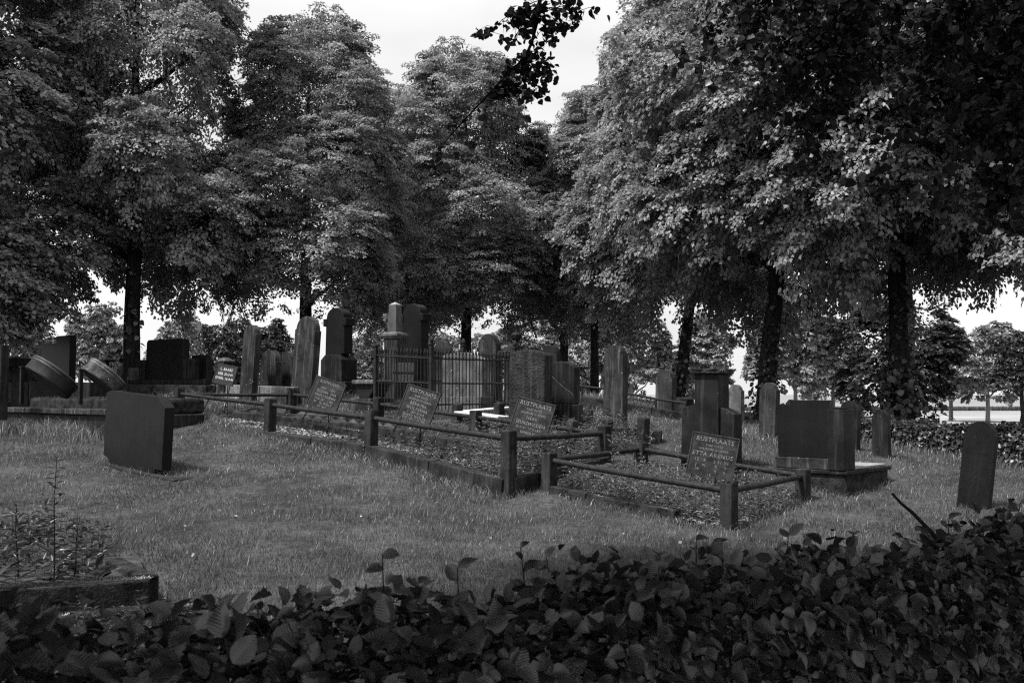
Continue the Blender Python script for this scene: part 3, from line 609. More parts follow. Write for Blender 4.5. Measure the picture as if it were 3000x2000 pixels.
# third: pointed posts with pale bars
O = P(1460,1262,15.6); e3 = empty('grave_enclosure', 'rail-less plot of pointed concrete posts with two pale bars, behind the long enclosure', 'grave enclosure', O.copy(), None, 'railed grave enclosures')
for px,py,d,pt,ln in ((1339,1262,15.9,1187,0),(1461,1268,16.2,1183,1),(1674,1325,14.2,1234,2),(1721,1258,15.6,1200,2),(1776,1300,14.6,1230,3),(1882,1310,14.1,1225,4)):
    b_ = P(px,py,d); post(e3,O,b_,P(px,pt,d).z-b_.z,.14,pointed=(px!=1721),lean=ln)
def bar(pa, pb, wd=.07):
    a, c = P(*pa), P(*pb); b = MB(); L = (c-a).length; b.box(0,L,-wd,wd,-.012,.012); o = b.build('pale_bar', M_white, e3, .003); dx,dy,dz = c-a
    o.matrix_local = Matrix.Translation(a-O) @ Matrix.Rotation(math.atan2(dy,dx),4,'Z') @ Matrix.Rotation(-math.atan2(dz, math.hypot(dx,dy)),4,'Y')
bar((1345,1206,15.9),(1500,1192,17.3),.13); bar((1350,1206,15.8),(1478,1222,14.9),.13)
# ---------------------------------------------------------------- wrought iron fence
Ab = P(1100,1205,17.3); Bb = P(1263,1208,16.2); Cb = P(1508,1204,17.5); Db = P(1357,1196,18.6)
ef = empty('iron_fence', 'wrought iron grave fence with spear-tipped bars and acorn finials on its posts', 'iron fence', Bb.copy()); O = Bb.copy()
def fpost(px, pt, b_, acorn=True):
    d = b_.y; tz = P(px, pt, d).z; b = MB(); b.box(-.032,.032,-.032,.032,-.1,tz-b_.z-.09); b.box(-.045,.045,-.045,.045,tz-b_.z-.089,tz-b_.z-.06); 
    o = b.build('corner_post', M_iron, ef, .004); o.matrix_local = Matrix.Translation(b_-O) @ rot(-43)
    if acorn:
        b = MB(); z = tz-b_.z-.06; b.lathe([(.02,z),(.035,z+.02),(.042,z+.045),(.04,z+.07),(.025,z+.1),(.008,z+.12)],12); a = b.build('acorn_finial', M_kerb, o)
fpost(1100,1000,Ab,False); fpost(1263,994,Bb); fpost(1508,1006,Cb); fpost(1357,1000,Db)
bm_bar = None
def fence_side(pa, ta, pb, tb, n, back=False):
    """pa/pb feet; ta/tb z of the spear tips"""
    global bm_bar
    for fz in (.14,.52,.96):
        A_ = Vector((pa.x,pa.y,pa.z+(ta-pa.z-.13)*fz)); B_ = Vector((pb.x,pb.y,pb.z+(tb-pb.z-.13)*fz))
        b = MB(); b.tube([A_-O,B_-O],.013,4,smooth=False); b.build('cross_rail', M_iron, ef)
    if bm_bar is None:
        b = MB(); b.tube([(0,0,0),(0,0,1-.13)],.009,6); b.lathe([(.014,.845),(.016,.86),(.014,.875)],8); b.lathe([(.006,.875),(.010,.90),(.017,.925),(.010,.96),(.001,1.0)],6)
        o0 = b.build('bar', M_iron, ef); bm_bar = o0.data; bpy.data.objects.remove(o0)
    for i in range(1, n):
        t = i/n; x = pa.lerp(pb, t); tz = ta*(1-t)+tb*t; o = obj('bar', bm_bar, ef); o.location = x+Vector((0,0,.03))-O; o.scale = (1,1,(tz-x.z-.03)); 
tA = P(1100,1012,17.3).z; tB = P(1263,1020,16.2).z; tC = P(1508,1030,17.5).z; tD = P(1357,1022,18.6).z
fence_side(Ab,tA,Bb,tB,17); fence_side(Bb,tB,Cb,tC,25); fence_side(Ab,tA,Db,tD,18); fence_side(Db,tD,Cb,tC,16)
# ---------------------------------------------------------------- easel signs
def text_me(body, size, mt, extrude=.0012, bold=0.0, spacing=1.0):
    c = bpy.data.curves.new('lettering', 'FONT'); c.body = body; c.size = size; c.align_x = 'CENTER'; c.extrude = extrude; c.offset = bold; c.space_character = spacing; c.resolution_u = 2
    o = bpy.data.objects.new('tmp', c); COL.objects.link(o); dg = bpy.context.evaluated_depsgraph_get(); me = bpy.data.meshes.new_from_object(o.evaluated_get(dg)); bpy.data.objects.remove(o)
    me.materials.clear(); me.materials.append(mt); return me
def sign(label, px, pbot, d, wpx, hpx, lines, mp_, ml, yaw=-30, lean=8, pitch=-14, legs=.3, back=True):
    s = d/F; e = empty('sign', label, 'grave sign', P(px, pbot, d), rot(yaw, lean, pitch), 'lettered easel signs'); W = wid(wpx, px, d, yaw); H = hpx*s*1.02
    b = MB(); b.box(-W/2,W/2,-.006,.006,0,H); b.build('panel', mp_, e, .002)
    b = MB(); f = .014
    b.box(-W/2-f,W/2+f,-.014,.012,-f,0); b.box(-W/2-f,W/2+f,-.014,.012,H,H+f); b.box(-W/2-f,-W/2,-.014,.012,.0,H); b.box(W/2,W/2+f,-.014,.012,.0,H); b.build('frame', M_frame, e, .002)
    z = H
    for txt, sz, gap, sp in lines:
        z -= gap*H
        if not txt.strip(): continue
        me = text_me(txt, sz*H, ml, bold=sz*H*.012, spacing=sp); o = obj('lettering', me, e)
        xs_ = [v.co.x for v in me.vertices]; wtx = max(xs_)-min(xs_); cxm = (max(xs_)+min(xs_))/2; k = min(1, W*.93/wtx); o.rotation_euler = (math.pi/2,0,0); o.location = (-cxm*k,-.0065,z); o.scale = (k,1,1)
    for k in (-1,1):
        b = MB(); b.tube([(k*W*.36,.016,H*.1),(k*W*(.36+legs*.35),.016-.02,-legs)],.009,6); b.build('leg', M_iron, e)
    if back: b = MB(); b.tube([(W*.1,.016,H*.5),(W*.1,.30,-legs)],.008,6); b.build('leg', M_iron, e)
    return e
sign('small jet-black easel sign with three short bright white lines', 652,1124,16.6,56,54,[('L. BAARS',.2,.28,1.05),('GEB. 20-3-41',.19,.25,1),('OVERL. 16-4-41',.19,.24,1)],M_sign_b,M_letter,yaw=-25,lean=9,legs=.48)
sign('most faded easel sign, leftmost in the long enclosure', 940,1196,14.9,85,84,[('RUSTPLAATS',.14,.15,1.1),('   ',.09,.13,1),('GEBRI     DIRKJ',.09,.06,1.1),('GEZINA  INA',.13,.14,1.2),('WOLTERMAN',.13,.14,1.2),('OUD 157    1 900',.10,.12,1.1),('M    G. WOLT',.12,.12,1.1),('157 1807',.10,.11,1.1)],M_sign,M_letter_w,yaw=-30,lean=15,legs=.32)
sign('easel sign reading RUSTPLAATS VAN ONZE GELIEFDE KINDEREN, middle of the long enclosure', 1210,1231,13.4,94,94,[('RUSTPLAATS',.16,.16,1.1),('VAN ONZE',.09,.13,1.15),('GELIEFDE KINDEREN',.085,.11,1.1),('BERBINA',.14,.15,1.2),('WOLTERMA',.13,.14,1.2),('2  1837 81218',.10,.11,1.1),('GEERT WOLTE',.12,.12,1.1),('OUD 1877-7 75 1900',.09,.08,1.1)],M_sign,M_letter_w,yaw=-30,lean=15,legs=.34)
sign('easel sign reading RUSTPLAATS VAN ONZE GELIEFDE OUDERS HEBE, behind the nearest corner post', 1543,1278,12.8,106,104,[('RUSTPLAATS',.16,.16,1.1),('VAN ONZE',.09,.12,1.15),('GELIEFDE OUDERS',.085,.11,1.15),('HEBE',.13,.15,1.2),('JEURSWILDEN',.13,.15,1.15),('OO18   17 3 1877',.10,.13,1.1),('      HINDUS',.12,.13,1.1)],M_sign,M_letter_w,yaw=-30,lean=12,legs=.36)
sign('easel sign reading ETTA ARENDS leaning in the smaller square enclosure', 2077,1394,12.0,133,117,[('RUSTPLAATS',.15,.17,1.1),('VAN ONZE',.075,.11,1.2),('GELIEFDE OUDERS',.075,.10,1.2),('ETTA ARENDS',.14,.15,1.15),('15   8     1 11 29',.11,.14,1.1),('J    N       B     T',.10,.12,1.1),('W           B     S',.10,.11,1.1),('12                  ',.09,.10,1.1)],M_sign,M_letter_w,yaw=-22,lean=9,pitch=-12,legs=.26)
# back of a board on the fence
e = empty('board', 'plain wooden board with one cross batten seen from behind inside the iron fence', 'board', P(1180,1118,17.5), rot(-35,2,0)); s = 17.5/F
W = wid(60,1180,17.5,-35); b = MB(); b.box(-W/2,W/2,0,.02,0,56*s); b.build('panel', M_wood, e, .004)
b = MB(); b.box(-W/2,W/2,-.014,-.001,26*s,31*s); b.build('batten', M_iron, e, .002)
for k in (-1,1): b = MB(); b.tube([(k*W*.4,.03,.05),(k*W*.45,.05,-.5)],.01,6); b.build('leg', M_iron, e)
# ---------------------------------------------------------------- near kerb bottom left
e = empty('grave_kerb', 'thick mossy concrete kerb of a weedy grave in the lower left foreground', 'kerb', P(440,1745,6.6)); O = e.location.copy()
a, c = P(-420,1800,7.0), P(440,1706,6.95); a.z = c.z = P(440,1706,6.95).z; a = c+Vector((-2.35,-.95,-.01)); a.z += .04; c.z += .04
kerbrun(e,O,a,c,.0,.17,2,M_kerb)
k2 = c+Vector((-.55,.75,0)); kerbrun(e,O,k2,c,.0,.13,1,M_kerb)
kerbrun(e,O,c+Vector((-1.1,-.75,-.16)),c+Vector((.35,-.12,-.16)),0,.16,2,M_kerb)
V_c = c.copy()
def mossline(parent, O, a, c, w_, n, h, seed): 
    r = np.random.default_rng(seed); t = r.random(n)[:,None]; nrm = Vector((-(c-a).y,(c-a).x,0)).normalized(); p = np.array(a-O)*(1-t)+np.array(c-O)*t+np.array(nrm)*r.uniform(-w_,w_,n)[:,None]
    p[:,2] -= .003; V,T = blades(n,p,r.uniform(.2,1,n)**2*h+.003,np.full(n,.007),r.uniform(.2,1.2,n),2,seed); o = obj('moss', mesh_np('moss',V,T,M_weed_d), parent); o['kind'] = 'stuff'
mossline(e,O,a,c,.08,6000,.02,11); mossline(e,O,c+Vector((-1.1,-.75,-.16)),c+Vector((.35,-.12,-.16)),.08,3500,.02,12)
mossline(e1,e1.location.copy(),pf[3][0],pf[0][0],.1,4500,.022,13); mossline(e1,e1.location.copy(),md[3]+Vector((0,0,.07)),md[0]+Vector((0,0,.07)),.1,4500,.035,14); mossline(e2,e2.location.copy(),p4[0][0]+kd,p4[1][0].lerp(p4[0][0],.25)+kd,.06,2500,.02,15)
bed(e,O,[a+Vector((-.3,1.6,-.05)),k2+Vector((.0,.5,-.05)),c+Vector((0,0,-.05)),a+Vector((0,0,-.05))],0,M_soil)
# ---------------------------------------------------------------- trees
def frames_from(nrm, long):
    nrm = nrm/np.linalg.norm(nrm, axis=1, keepdims=True); lo = long-(long*nrm).sum(1, keepdims=True)*nrm
    lo /= np.maximum(np.linalg.norm(lo, axis=1, keepdims=True), 1e-6); si = np.cross(lo, nrm); return si, lo, nrm
def leaves_mesh(name, pos, nrm, lon, size, m, tmpl='rhomb', uv=False):
    si, lo, nn = frames_from(nrm, lon); s = size[:, None]
    if tmpl == 'rhomb':
        T0 = np.array([(0,0,0),(.46,.42,.10),(0,1,-.05),(-.46,.42,.10)]); F0 = np.array([(0,1,2),(0,2,3)])
    elif tmpl == 'heart':
        T0 = np.array([(0,0,0),(.3,.02,.03),(.5,.3,.08),(.42,.62,.04),(0,1.08,-.12),(-.42,.62,.04),(-.5,.3,.08),(-.3,.02,.03),(0,.45,-.02)])
        F0 = np.array([(8,i,(i+1) % 8) for i in range(8)])
    elif tmpl == 'lance':
        T0 = np.array([(0,0,0),(.11,.4,.03),(0,1,-.15),(-.11,.4,.03)]); F0 = np.array([(0,1,2),(0,2,3)])
    else:
        T0, F0, UV0 = tmpl
    V = pos[:, None, :]+s[:, None]*(T0[None, :, 0:1]*si[:, None]+T0[None, :, 1:2]*lo[:, None]+T0[None, :, 2:3]*nn[:, None])
    n, k = len(pos), len(T0); Tt = (np.arange(n)[:, None, None]*k+F0[None]).reshape(-1, F0.shape[1])
    u = np.tile(UV0, (n, 1)) if uv else None
    return mesh_np(name, V.reshape(-1, 3), Tt, m, False, u)
def unit(v): return v/np.maximum(np.linalg.norm(v, axis=-1, keepdims=True), 1e-9)
def crown_arrays(seed, R, H, nb, per, leaf, fill=.08, prof=(.76, 1.5, 2.3, .58), nbil=40, brad=(.85, 1.45), L=(.45, .8), Wd=.2):
    """billows fill the crown's hull; drooping sprays of leaves cover every billow"""
    r = np.random.default_rng(seed)
    def rad(z): return R*np.minimum(1, prof[0]+prof[1]*z)*np.clip(1-np.clip(z, 0, 1)**prof[2], 0, 1)**prof[3]
    k = R/3.3
    bz = (np.arange(nbil)+r.uniform(.2, .8, nbil))/nbil; r.shuffle(bz); baz = np.arange(nbil)*2.39996+r.normal(0, .5, nbil)
    br = r.uniform(*brad, nbil)*k*(1.08-.3*bz); cr_ = np.maximum(rad(bz*.93)*r.uniform(.86, 1.1, nbil)-br*.8, .1); inn = r.random(nbil) < .12; cr_ = np.where(inn, cr_*.3, cr_)
    bc = np.stack([np.cos(baz)*cr_, np.sin(baz)*cr_, (.03+bz*.93)*H-br*.25+.25], 1)
    ib = r.choice(nbil, nb, p=br**2/(br**2).sum())
    dv = r.normal(0, 1, (nb, 3)); dv[:, 2] += .15; dv = unit(dv); out = bc[ib]*[1, 1, 0]; out = unit(out+1e-6); dv = unit(dv+out*.75)
    ds = unit(dv*[1, 1, .55]+out*.25); ds[:, 2] += r.normal(.06, .22, nb); ds = unit(ds)
    base = bc[ib]+dv*(br[ib]*[1]*r.uniform(.62, 1.05, nb))[:, None]*[1, 1, .8]
    low = base[:, 2] < .12*H; base[low, 2] += r.normal(0, .22, low.sum())
    Ls = r.uniform(*L, nb)*k; n = nb*per; s_ = np.repeat(np.arange(nb), per)
    lat = unit(np.cross(ds, [0, 0, 1.])); up = np.cross(lat, ds)
    t = r.beta(1.5, 1.1, n); w_ = r.normal(0, .5, n)*(1.1-.55*t)
    p = base[s_]+ds[s_]*(t*Ls[s_])[:, None]+lat[s_]*(w_*Wd*k*2.1)[:, None]+up[s_]*(-.28*Ls[s_]*t**2-.12*w_**2+r.normal(0, .035, n))[:, None]
    p[:, 2] -= (.18*Ls[s_]*t**2)
    nr = up[s_]+ds[s_]*(.15+.7*t)[:, None]+lat[s_]*(w_*.8)[:, None]+r.normal(0, .42, (n, 3))
    lo = ds[s_]*.8+lat[s_]*np.sign(w_)[:, None]*.5+r.normal(0, .45, (n, 3)); lo[:, 2] -= .45
    nf = int(n*fill); zf = r.uniform(.06, 1, nf); af = r.uniform(0, 6.283, nf); rf = rad(zf)*np.sqrt(r.random(nf))*.78
    pf_ = np.stack([np.cos(af)*rf, np.sin(af)*rf, zf*H], 1)
    p = np.concatenate([p, pf_]); nr = np.concatenate([nr, r.normal(0, 1, (nf, 3))+[0, 0, .6]]); lo = np.concatenate([lo, r.normal(0, 1, (nf, 3))])
    return p, nr, lo, leaf*r.uniform(.65, 1.25, len(p)), None
def trunk_mb(r, R, H, hb, tr, lean=(0, 0), nl=9):
    """hb height of crown base, tr trunk radius at foot"""
    b = MB(); zs = [-.4, 0, .25, hb*.5, hb, hb+H*.3, hb+H*.62, hb+H*.88]; rs = [tr*1.6, tr*1.3, tr*1.03, tr*.95, tr*.85, tr*.6, tr*.33, tr*.08]
    cen = [Vector((lean[0]*z/hb+random.gauss(0, .03), lean[1]*z/hb+random.gauss(0, .03), z)) for z in zs]
    b.tube(cen, rs, 14)
    for k in range(nl):
        z = hb*.95+H*.55*k/nl; f = 0
        c0 = Vector((lean[0]*z/hb, lean[1]*z/hb, z)); a = k*2.4+random.random(); l = R*(.85-.35*k/nl)
        ps = [c0]+[c0+Vector((math.cos(a)*l*q, math.sin(a)*l*q, l*(.75*q-.12*q*q)))+Vector([random.gauss(0, .06) for _ in range(3)]) for q in (.25, .5, .75, 1)]
        b.tube(ps, [tr*.42, tr*.34, tr*.24, tr*.13, tr*.04], 7)
    return b
CR = []
for i, (R, H) in enumerate(((3.3, 9.6), (3.2, 9.4))):
    p, nr, lo, sz, _ = crown_arrays(21+i, R, H, 2400, 112, .084)
    CR.append((leaves_mesh('crown', p, nr, lo, sz, M_leaf), R, H))
    r = np.random.default_rng(i); k = r.choice(len(p)*9//10, 9000, replace=False); pb2 = p[k]+r.normal(0, .02, (9000, 3)); lo2 = r.normal(0, .45, (9000, 3)); lo2[:, 2] -= 1
    CR[-1] = CR[-1]+(leaves_mesh('bracts', pb2, nr[k], lo2, np.full(9000, .11)*r.uniform(.7, 1.3, 9000), M_bract, 'lance'),)
    tm = trunk_mb(r, R, H, 3.0, .2); o = tm.build('trunk', M_bark); CR[-1] = CR[-1]+(o.data,); bpy.data.objects.remove(o)
HB = {-400:-.5, 1365:.0, 1650:-.1, 1180:.0, 3330:.4, 2636:.5, 2233:.45, 1985:.25, 1742:.15, 381:.25, 893:.1, 2665:.0}
def tree(label, px, py, d, kind, sR, sH, hb, rz, trr=1.0, lean=(0, 0), group='lindens round the graveyard'):
    base = P(px, py, d); e = empty('linden_tree', label, 'tree', base, None, group)
    cm, R, H, bm_, tm_ = CR[kind % 2]; hb = hb+HB.get(px, .75); mir = -1 if kind == 2 else 1
    rotm = Matrix.Rotation(rz, 4, 'Z')
    sh = Matrix.Identity(4); sh[0][2] = lean[0]/3; sh[1][2] = lean[1]/3
    t = obj('trunk', tm_, e); t.matrix_local = Matrix.Rotation(math.atan(lean[0]/3), 4, 'Y') @ Matrix.Diagonal((trr, trr, (hb+H*sH*.84)/(3.0+H*.88), 1)) @ rotm
    c = obj('crown', cm, e); MC = Matrix.Translation((lean[0]*1.3, lean[1]*1.3, hb)) @ Matrix.Diagonal((sR, sR*mir, sH, 1)) @ rotm; c.matrix_local = MC
    b_ = obj('bracts', bm_, e); b_.matrix_local = MC; c['kind'] = 'stuff'; b_['kind'] = 'stuff'
    return e
TR = [('linden at the far left edge, its trunk outside the frame', -400,1180,21.5,0,1.25,1.22,2.3,.4,1,(0,0)),
 ('linden on the left with a bare straight trunk above the capped pillars', 381,1122,24,1,.87,1.12,2.35,2.0,.98,(0,0)),
 ('linden second from the left, trunk rising behind the streaked stone', 893,1150,26,2,.78,.77,2.4,.9,.9,(0,0)),
 ('centre linden with a rounded peak beneath the open sky', 1365,1160,31,0,.84,.86,2.6,4.2,.9,(0,0)),
 ('small centre linden closing the avenue at the lowest sky gap', 1650,1165,38,1,.8,.68,2.6,1.2,.9,(0,0)),
 ('back linden standing behind the obelisk', 1180,1150,36,2,.85,.86,2.6,5.0,.9,(0,0)),
 ('slender linden with a forked trunk right of the tall pitted stone', 1742,1178,32,2,.70,.72,2.9,5.5,.72,(0,0)),
 ('linden with a leaning ivy-grown trunk behind the slim stone', 1985,1200,26,1,.93,1.12,2.5,3.6,.78,(.42,0)),
 ('linden with a dark slightly leaning trunk right of the mossy-capped monument', 2233,1252,21,0,.95,1.2,2.75,2.6,.98,(.35,0)),
 ('linden with leafy basal sprouts standing in the right-hand hedge', 2636,1252,19.5,2,.98,1.2,2.9,.2,.95,(0,0)),
 ('linden beyond the right edge whose low branches reach into view', 3330,1330,17.6,1,1.05,1.2,3.0,4.9,1,(0,0)),
 ('back linden behind the right-hand trunks', 2665,1180,31,0,.95,1.1,5.2,1.0,1,(0,0))]
TE = [tree(*t) for t in TR]
def sprouts(e, n, r0, r1, z0, z1, m, size, seed, name='sprout_leaves', lean=(0,0)):
    r = np.random.default_rng(seed); a = r.uniform(0, 6.283, n); z = r.uniform(z0, z1, n)**1.0; rr = r0+(r1-r0)*r.random(n)*np.clip(1.2-z/z1, .1, 1)
    out = np.stack([np.cos(a), np.sin(a), np.zeros(n)], 1); p = out*rr[:, None]; p[:, 2] = z; p[:, 0] += lean[0]*z/3; p[:, 1] += lean[1]*z/3
    lo = out*.5+r.normal(0, .4, (n, 3)); lo[:, 2] -= .5; nr = out*.6+r.normal(0, .45, (n, 3)); nr[:, 2] += .6
    o = obj(name, leaves_mesh(name, p, nr, lo, size*r.uniform(.5, 1.3, n), m, 'heart'), e); o['kind'] = 'stuff'
TI = {t[1]: e for t, e in zip(TR, TE)}
sprouts(TI[2636], 900, .2, .95, .0, 1.15, M_ivy, .11, 5); sprouts(TI[2636], 160, .16, .3, 1.0, 2.9, M_ivy, .10, 6)
sprouts(TI[1985], 260, .17, .26, .1, 2.6, M_ivy, .10, 7, lean=(.42, 0)); sprouts(TI[2233], 420, .2, .38, .0, 2.2, M_ivy, .09, 8, lean=(.35, 0)); sprouts(TI[381], 60, .2, .3, .1, 2.2, M_ivy, .12, 9)
# field trees
FC = []
for i, (R, H) in enumerate(((3.0, 5.6), (2.8, 5.2))):
    p, nr, lo, sz, _ = crown_arrays(51+i, R, H, 520, 55, .24, prof=(.6, 1.7, 2.7, .5), nbil=22)
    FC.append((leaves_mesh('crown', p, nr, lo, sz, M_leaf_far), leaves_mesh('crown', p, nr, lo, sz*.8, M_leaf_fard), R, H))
tb = trunk_mb(None, 2.6, 5.0, 1.7, .17, nl=6); o = tb.build('trunk', M_paleb); TF = o.data; bpy.data.objects.remove(o)
tb = trunk_mb(None, 2.6, 5.0, 1.7, .17, nl=6); o = tb.build('trunk', M_bark); TFd = o.data; bpy.data.objects.remove(o)
FT = [('field tree at the far left edge with a pale crown', 45,80,900,125,0,0),('pale round field tree left of the first linden trunk', 285,80,905,95,0,1),('pale broad field tree behind the largest dark slab', 525,78,932,98,0,0),
 ('darker field tree right of the pale broad one', 672,66,945,95,1,1),('dark bushy field tree behind the two low round stones', 800,60,950,100,1,0),('pale field tree showing under the crowns right of the obelisk gap', 1075,80,985,80,0,1),
 ('pale field tree behind the ogee-topped stone', 1290,84,975,90,0,0),('pale field tree behind the urn monument', 1470,82,970,95,0,1),('pale field tree behind the cracked stone', 1650,84,950,100,0,0),
 ('large pale field tree between the tall pitted stone and the slim stone', 1850,74,925,120,0,1),('pale field tree seen between the leaning trunk and the mossy-capped monument', 2060,80,925,120,0,0),
 ('tall pale field tree right of the dark leaning trunk', 2330,76,890,125,0,1),('pale field tree low beside the modern monument', 2440,82,930,100,0,0),
 ('dark spreading field tree behind the basal-sprouting linden', 2610,56,865,190,1,0),('pale field tree with thin trunk left of the forked field tree', 2785,82,1010,62,0,1),
 ('pale field tree with a forked light trunk near the right edge', 2893,78,955,105,0,0),('field tree with dark ivied trunk cut by the right edge', 2995,70,975,90,1,1),
 ('pale field tree beyond the right edge of the view', 3150,80,950,110,0,0),('pale field tree beyond the left edge of the view', -190,80,930,110,0,1)]
for lab, px, d, top, half, dark, k in FT:
    base = P(px, 1155, d); base.z = float(gz([base.x], [base.y])[0]); s = d/F; e = empty('field_tree', lab, 'tree', base, None, 'young trees in the field')
    cmL, cmD, R, H = FC[k]; tot = P(px, top, d).z-base.z; hb = tot*.34
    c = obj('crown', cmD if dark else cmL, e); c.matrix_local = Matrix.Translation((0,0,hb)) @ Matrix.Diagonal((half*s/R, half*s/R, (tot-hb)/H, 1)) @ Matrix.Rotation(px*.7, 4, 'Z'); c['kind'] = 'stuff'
    t = obj('trunk', TFd if (dark and px != 2610) else TF, e); t.matrix_local = Matrix.Diagonal((1,1,tot*.9/(1.7+5*.88),1))
# bushes low behind the stones (between field and graveyard)
def hedge_leaves(n, a, c, wd, h, r, topbias=.4):
    t = r.random(n); s = r.random(n); ax, ay = a; cx, cy = c; L = math.hypot(cx-ax, cy-ay); nx_, ny_ = -(cy-ay)/L, (cx-ax)/L
    side = r.random(n); top = side < topbias; ww = np.where(top, r.uniform(-.5, .5, n), np.where(r.random(n) < .5, -.5, .5)*(1-r.random(n)**2*.8))
    hh = np.where(top, 1+r.normal(0, .04, n), r.random(n)); x = ax+(cx-ax)*t+nx_*ww*wd; y = ay+(cy-ay)*t+ny_*ww*wd
    z = gz(x, y)+hh*np.maximum(1.08-gz(x, y), .25)*(1+.06*np.sin(t*L*2.1)+.04*np.sin(t*L*5.3)); nr = np.stack([nx_*np.where(top, 0, np.sign(ww)), ny_*np.where(top, 0, np.sign(ww)), np.where(top, 1, .4)], 1)+r.normal(0, .45, (n, 3))
    return np.stack([x, y, z], 1), nr
r = np.random.default_rng(33)
a, c = P(2440,1285,17.9), P(3300,1420,13.4); e = empty('back_hedge', 'low dark clipped hedge bounding the graveyard on the right behind the round stones', 'hedge', (a+c)/2)
a2 = (a.x+.2, a.y+.25); c2 = (c.x+.2, c.y+.25)
p, nr = hedge_leaves(32000, a2, c2, .9, .72, r); lo = r.normal(0, .6, (len(p), 3)); lo[:, 2] -= .3
o = obj('foliage', leaves_mesh('foliage', p-np.array(e.location), nr, lo, .075*r.uniform(.6, 1.3, len(p)), M_hedge_b, 'rhomb'), e); o['kind'] = 'stuff'
n = 5000; t = r.random(n); x = a2[0]+(c2[0]-a2[0])*t+.55+r.normal(0, .25, n); y = a2[1]+(c2[1]-a2[1])*t+.6+r.normal(0, .25, n); pos = np.stack([x, y, gz(x, y)-.02], 1)
V, T = blades(n, pos, r.uniform(.15, .45, n), np.full(n, .010), r.uniform(.1, .5, n), 2, 4); o = obj('hedge_grass', mesh_np('hedge_grass', V, T, M_grass_t)); tag(o, 'tall grass growing along the back of the far hedge', 'tall grass', kind='stuff')
# ---------------------------------------------------------------- weeds in the plots
def weed_mesh(name, pts_, hs, r, m, lf=.05, pairs=7):
    VV, TT, k0 = [], [], 0; P_, N_, L_, S_ = [], [], [], []; b = []
    for (x, y, z), h in zip(pts_, hs):
        lx, ly = r.normal(0, .06, 2)*h; np_ = max(4, int(pairs*(.6+h))); a0 = r.uniform(0, 6.28)
        V = np.array([(x-.003, y, z), (x+.003, y, z), (x+lx, y+ly, z+h), (x, y-.003, z), (x, y+.003, z), (x+lx, y+ly, z+h)]); VV.append(V); TT.append(np.array([(0,1,2),(3,4,5)])+k0); k0 += 6
        for i in range(np_):
            f = (i+1)/np_; a = a0+i*1.65
            for q in (0, math.pi):
                dr = np.array([math.cos(a+q), math.sin(a+q), .7+.9*f]); P_.append((x+lx*f, y+ly*f, z+h*f)); L_.append(dr+r.normal(0,.15,3)); N_.append(np.array([-dr[0]*.4,-dr[1]*.4,1])+r.normal(0,.25,3)); S_.append(lf*(1.35-.75*f)*r.uniform(.7,1.3)*(.6+h))
    si, lo, nn = frames_from(np.array(N_), np.array(L_)); S_ = np.array(S_)[:, None, None]
    T0 = np.array([(0,0,0),(.15,.4,.05),(0,1,-.18),(-.15,.4,.05)]); V = np.array(P_)[:, None]+S_*(T0[None,:,0:1]*si[:,None]+T0[None,:,1:2]*lo[:,None]+T0[None,:,2:3]*nn[:,None])
    n = len(P_); T = (np.arange(n)[:,None,None]*4+np.array([(0,1,2),(0,2,3)])[None]).reshape(-1,3)+k0
    return mesh_np(name, np.concatenate(VV+[V.reshape(-1,3)]), np.concatenate(TT+[T]), m)
def rand_in(cs, n, r, dz):
    a = r.random(n); b = r.random(n); c = [np.array(q) for q in cs]; a, b = a[:,None], b[:,None]; p = c[0]*(1-a)*(1-b)+c[1]*a*(1-b)+c[2]*a*b+c[3]*(1-a)*b; p[:,2] += dz; return p
E1 = [pf[3][0], pf[0][0], pb_[0][0], pb_[3][0]]; E2 = [p4[0][0], p4[1][0], p4[2][0], p4[3][0]]
w1 = rand_in(E1, 1500, r, -.06); u_ = (w1[:,0]/w1[:,1]); w1 = w1[(r.random(1500) < np.clip((u_+.16)/.14, .12, 1))]
o = obj('plot_weeds', weed_mesh('plot_weeds', w1, r.uniform(.08, .42, len(w1))*np.clip(.5+(w1[:,0]/w1[:,1]+.15)*4, .5, 1.15), r, M_weed, .085)); tag(o, 'willowherb and weeds growing through the long plot', 'weeds', kind='stuff')
w2 = rand_in(E2, 950, r, 0); o = obj('plot_weeds', weed_mesh('plot_weeds', w2, r.uniform(.07, .34, len(w2)), r, M_weed, .085)); tag(o, 'weeds growing through the smaller square plot', 'weeds', kind='stuff')
xw = [P(px, py, d) for px, py, d in [(r.uniform(1560,1900), 0, r.uniform(13.9,15.5)) for _ in range(380)]]; w3 = np.array([(q.x, q.y, 0) for q in xw]); w3[:,2] = gz(w3[:,0], w3[:,1])
o = obj('plot_weeds', weed_mesh('plot_weeds', w3, r.uniform(.05, .3, len(w3)), r, M_weed, .11)); tag(o, 'broad-leaved weeds among the pointed posts', 'weeds', kind='stuff')
def litter(name, cs, n, dz, label, sz=(.025,.065)):
    p = rand_in(cs, n, r, dz) if cs is not None else None
    p[:,2] += r.random(n)*.02; o = obj(name, leaves_mesh(name, p, r.normal(0,.35,(n,3))+[0,0,1], r.normal(0,1,(n,3))*[1,1,.15], r.uniform(*sz,n), M_litter)); tag(o, label, 'leaf litter', kind='stuff')
litter('leaf_litter', E1, 30000, -.055, 'dry pale leaf litter covering the long railed plot'); litter('leaf_litter', E2, 8000, .005, 'dry leaf litter inside the smaller square plot')
n = 130; d = 5+13*r.random(n)**.8; x = r.uniform(-.5,.5,n)*d; k_ = ~inpoly(x,d,poly1); x, d = x[k_], d[k_]; n = len(x); p = np.stack([x,d,gz(x,d)+.05],1)
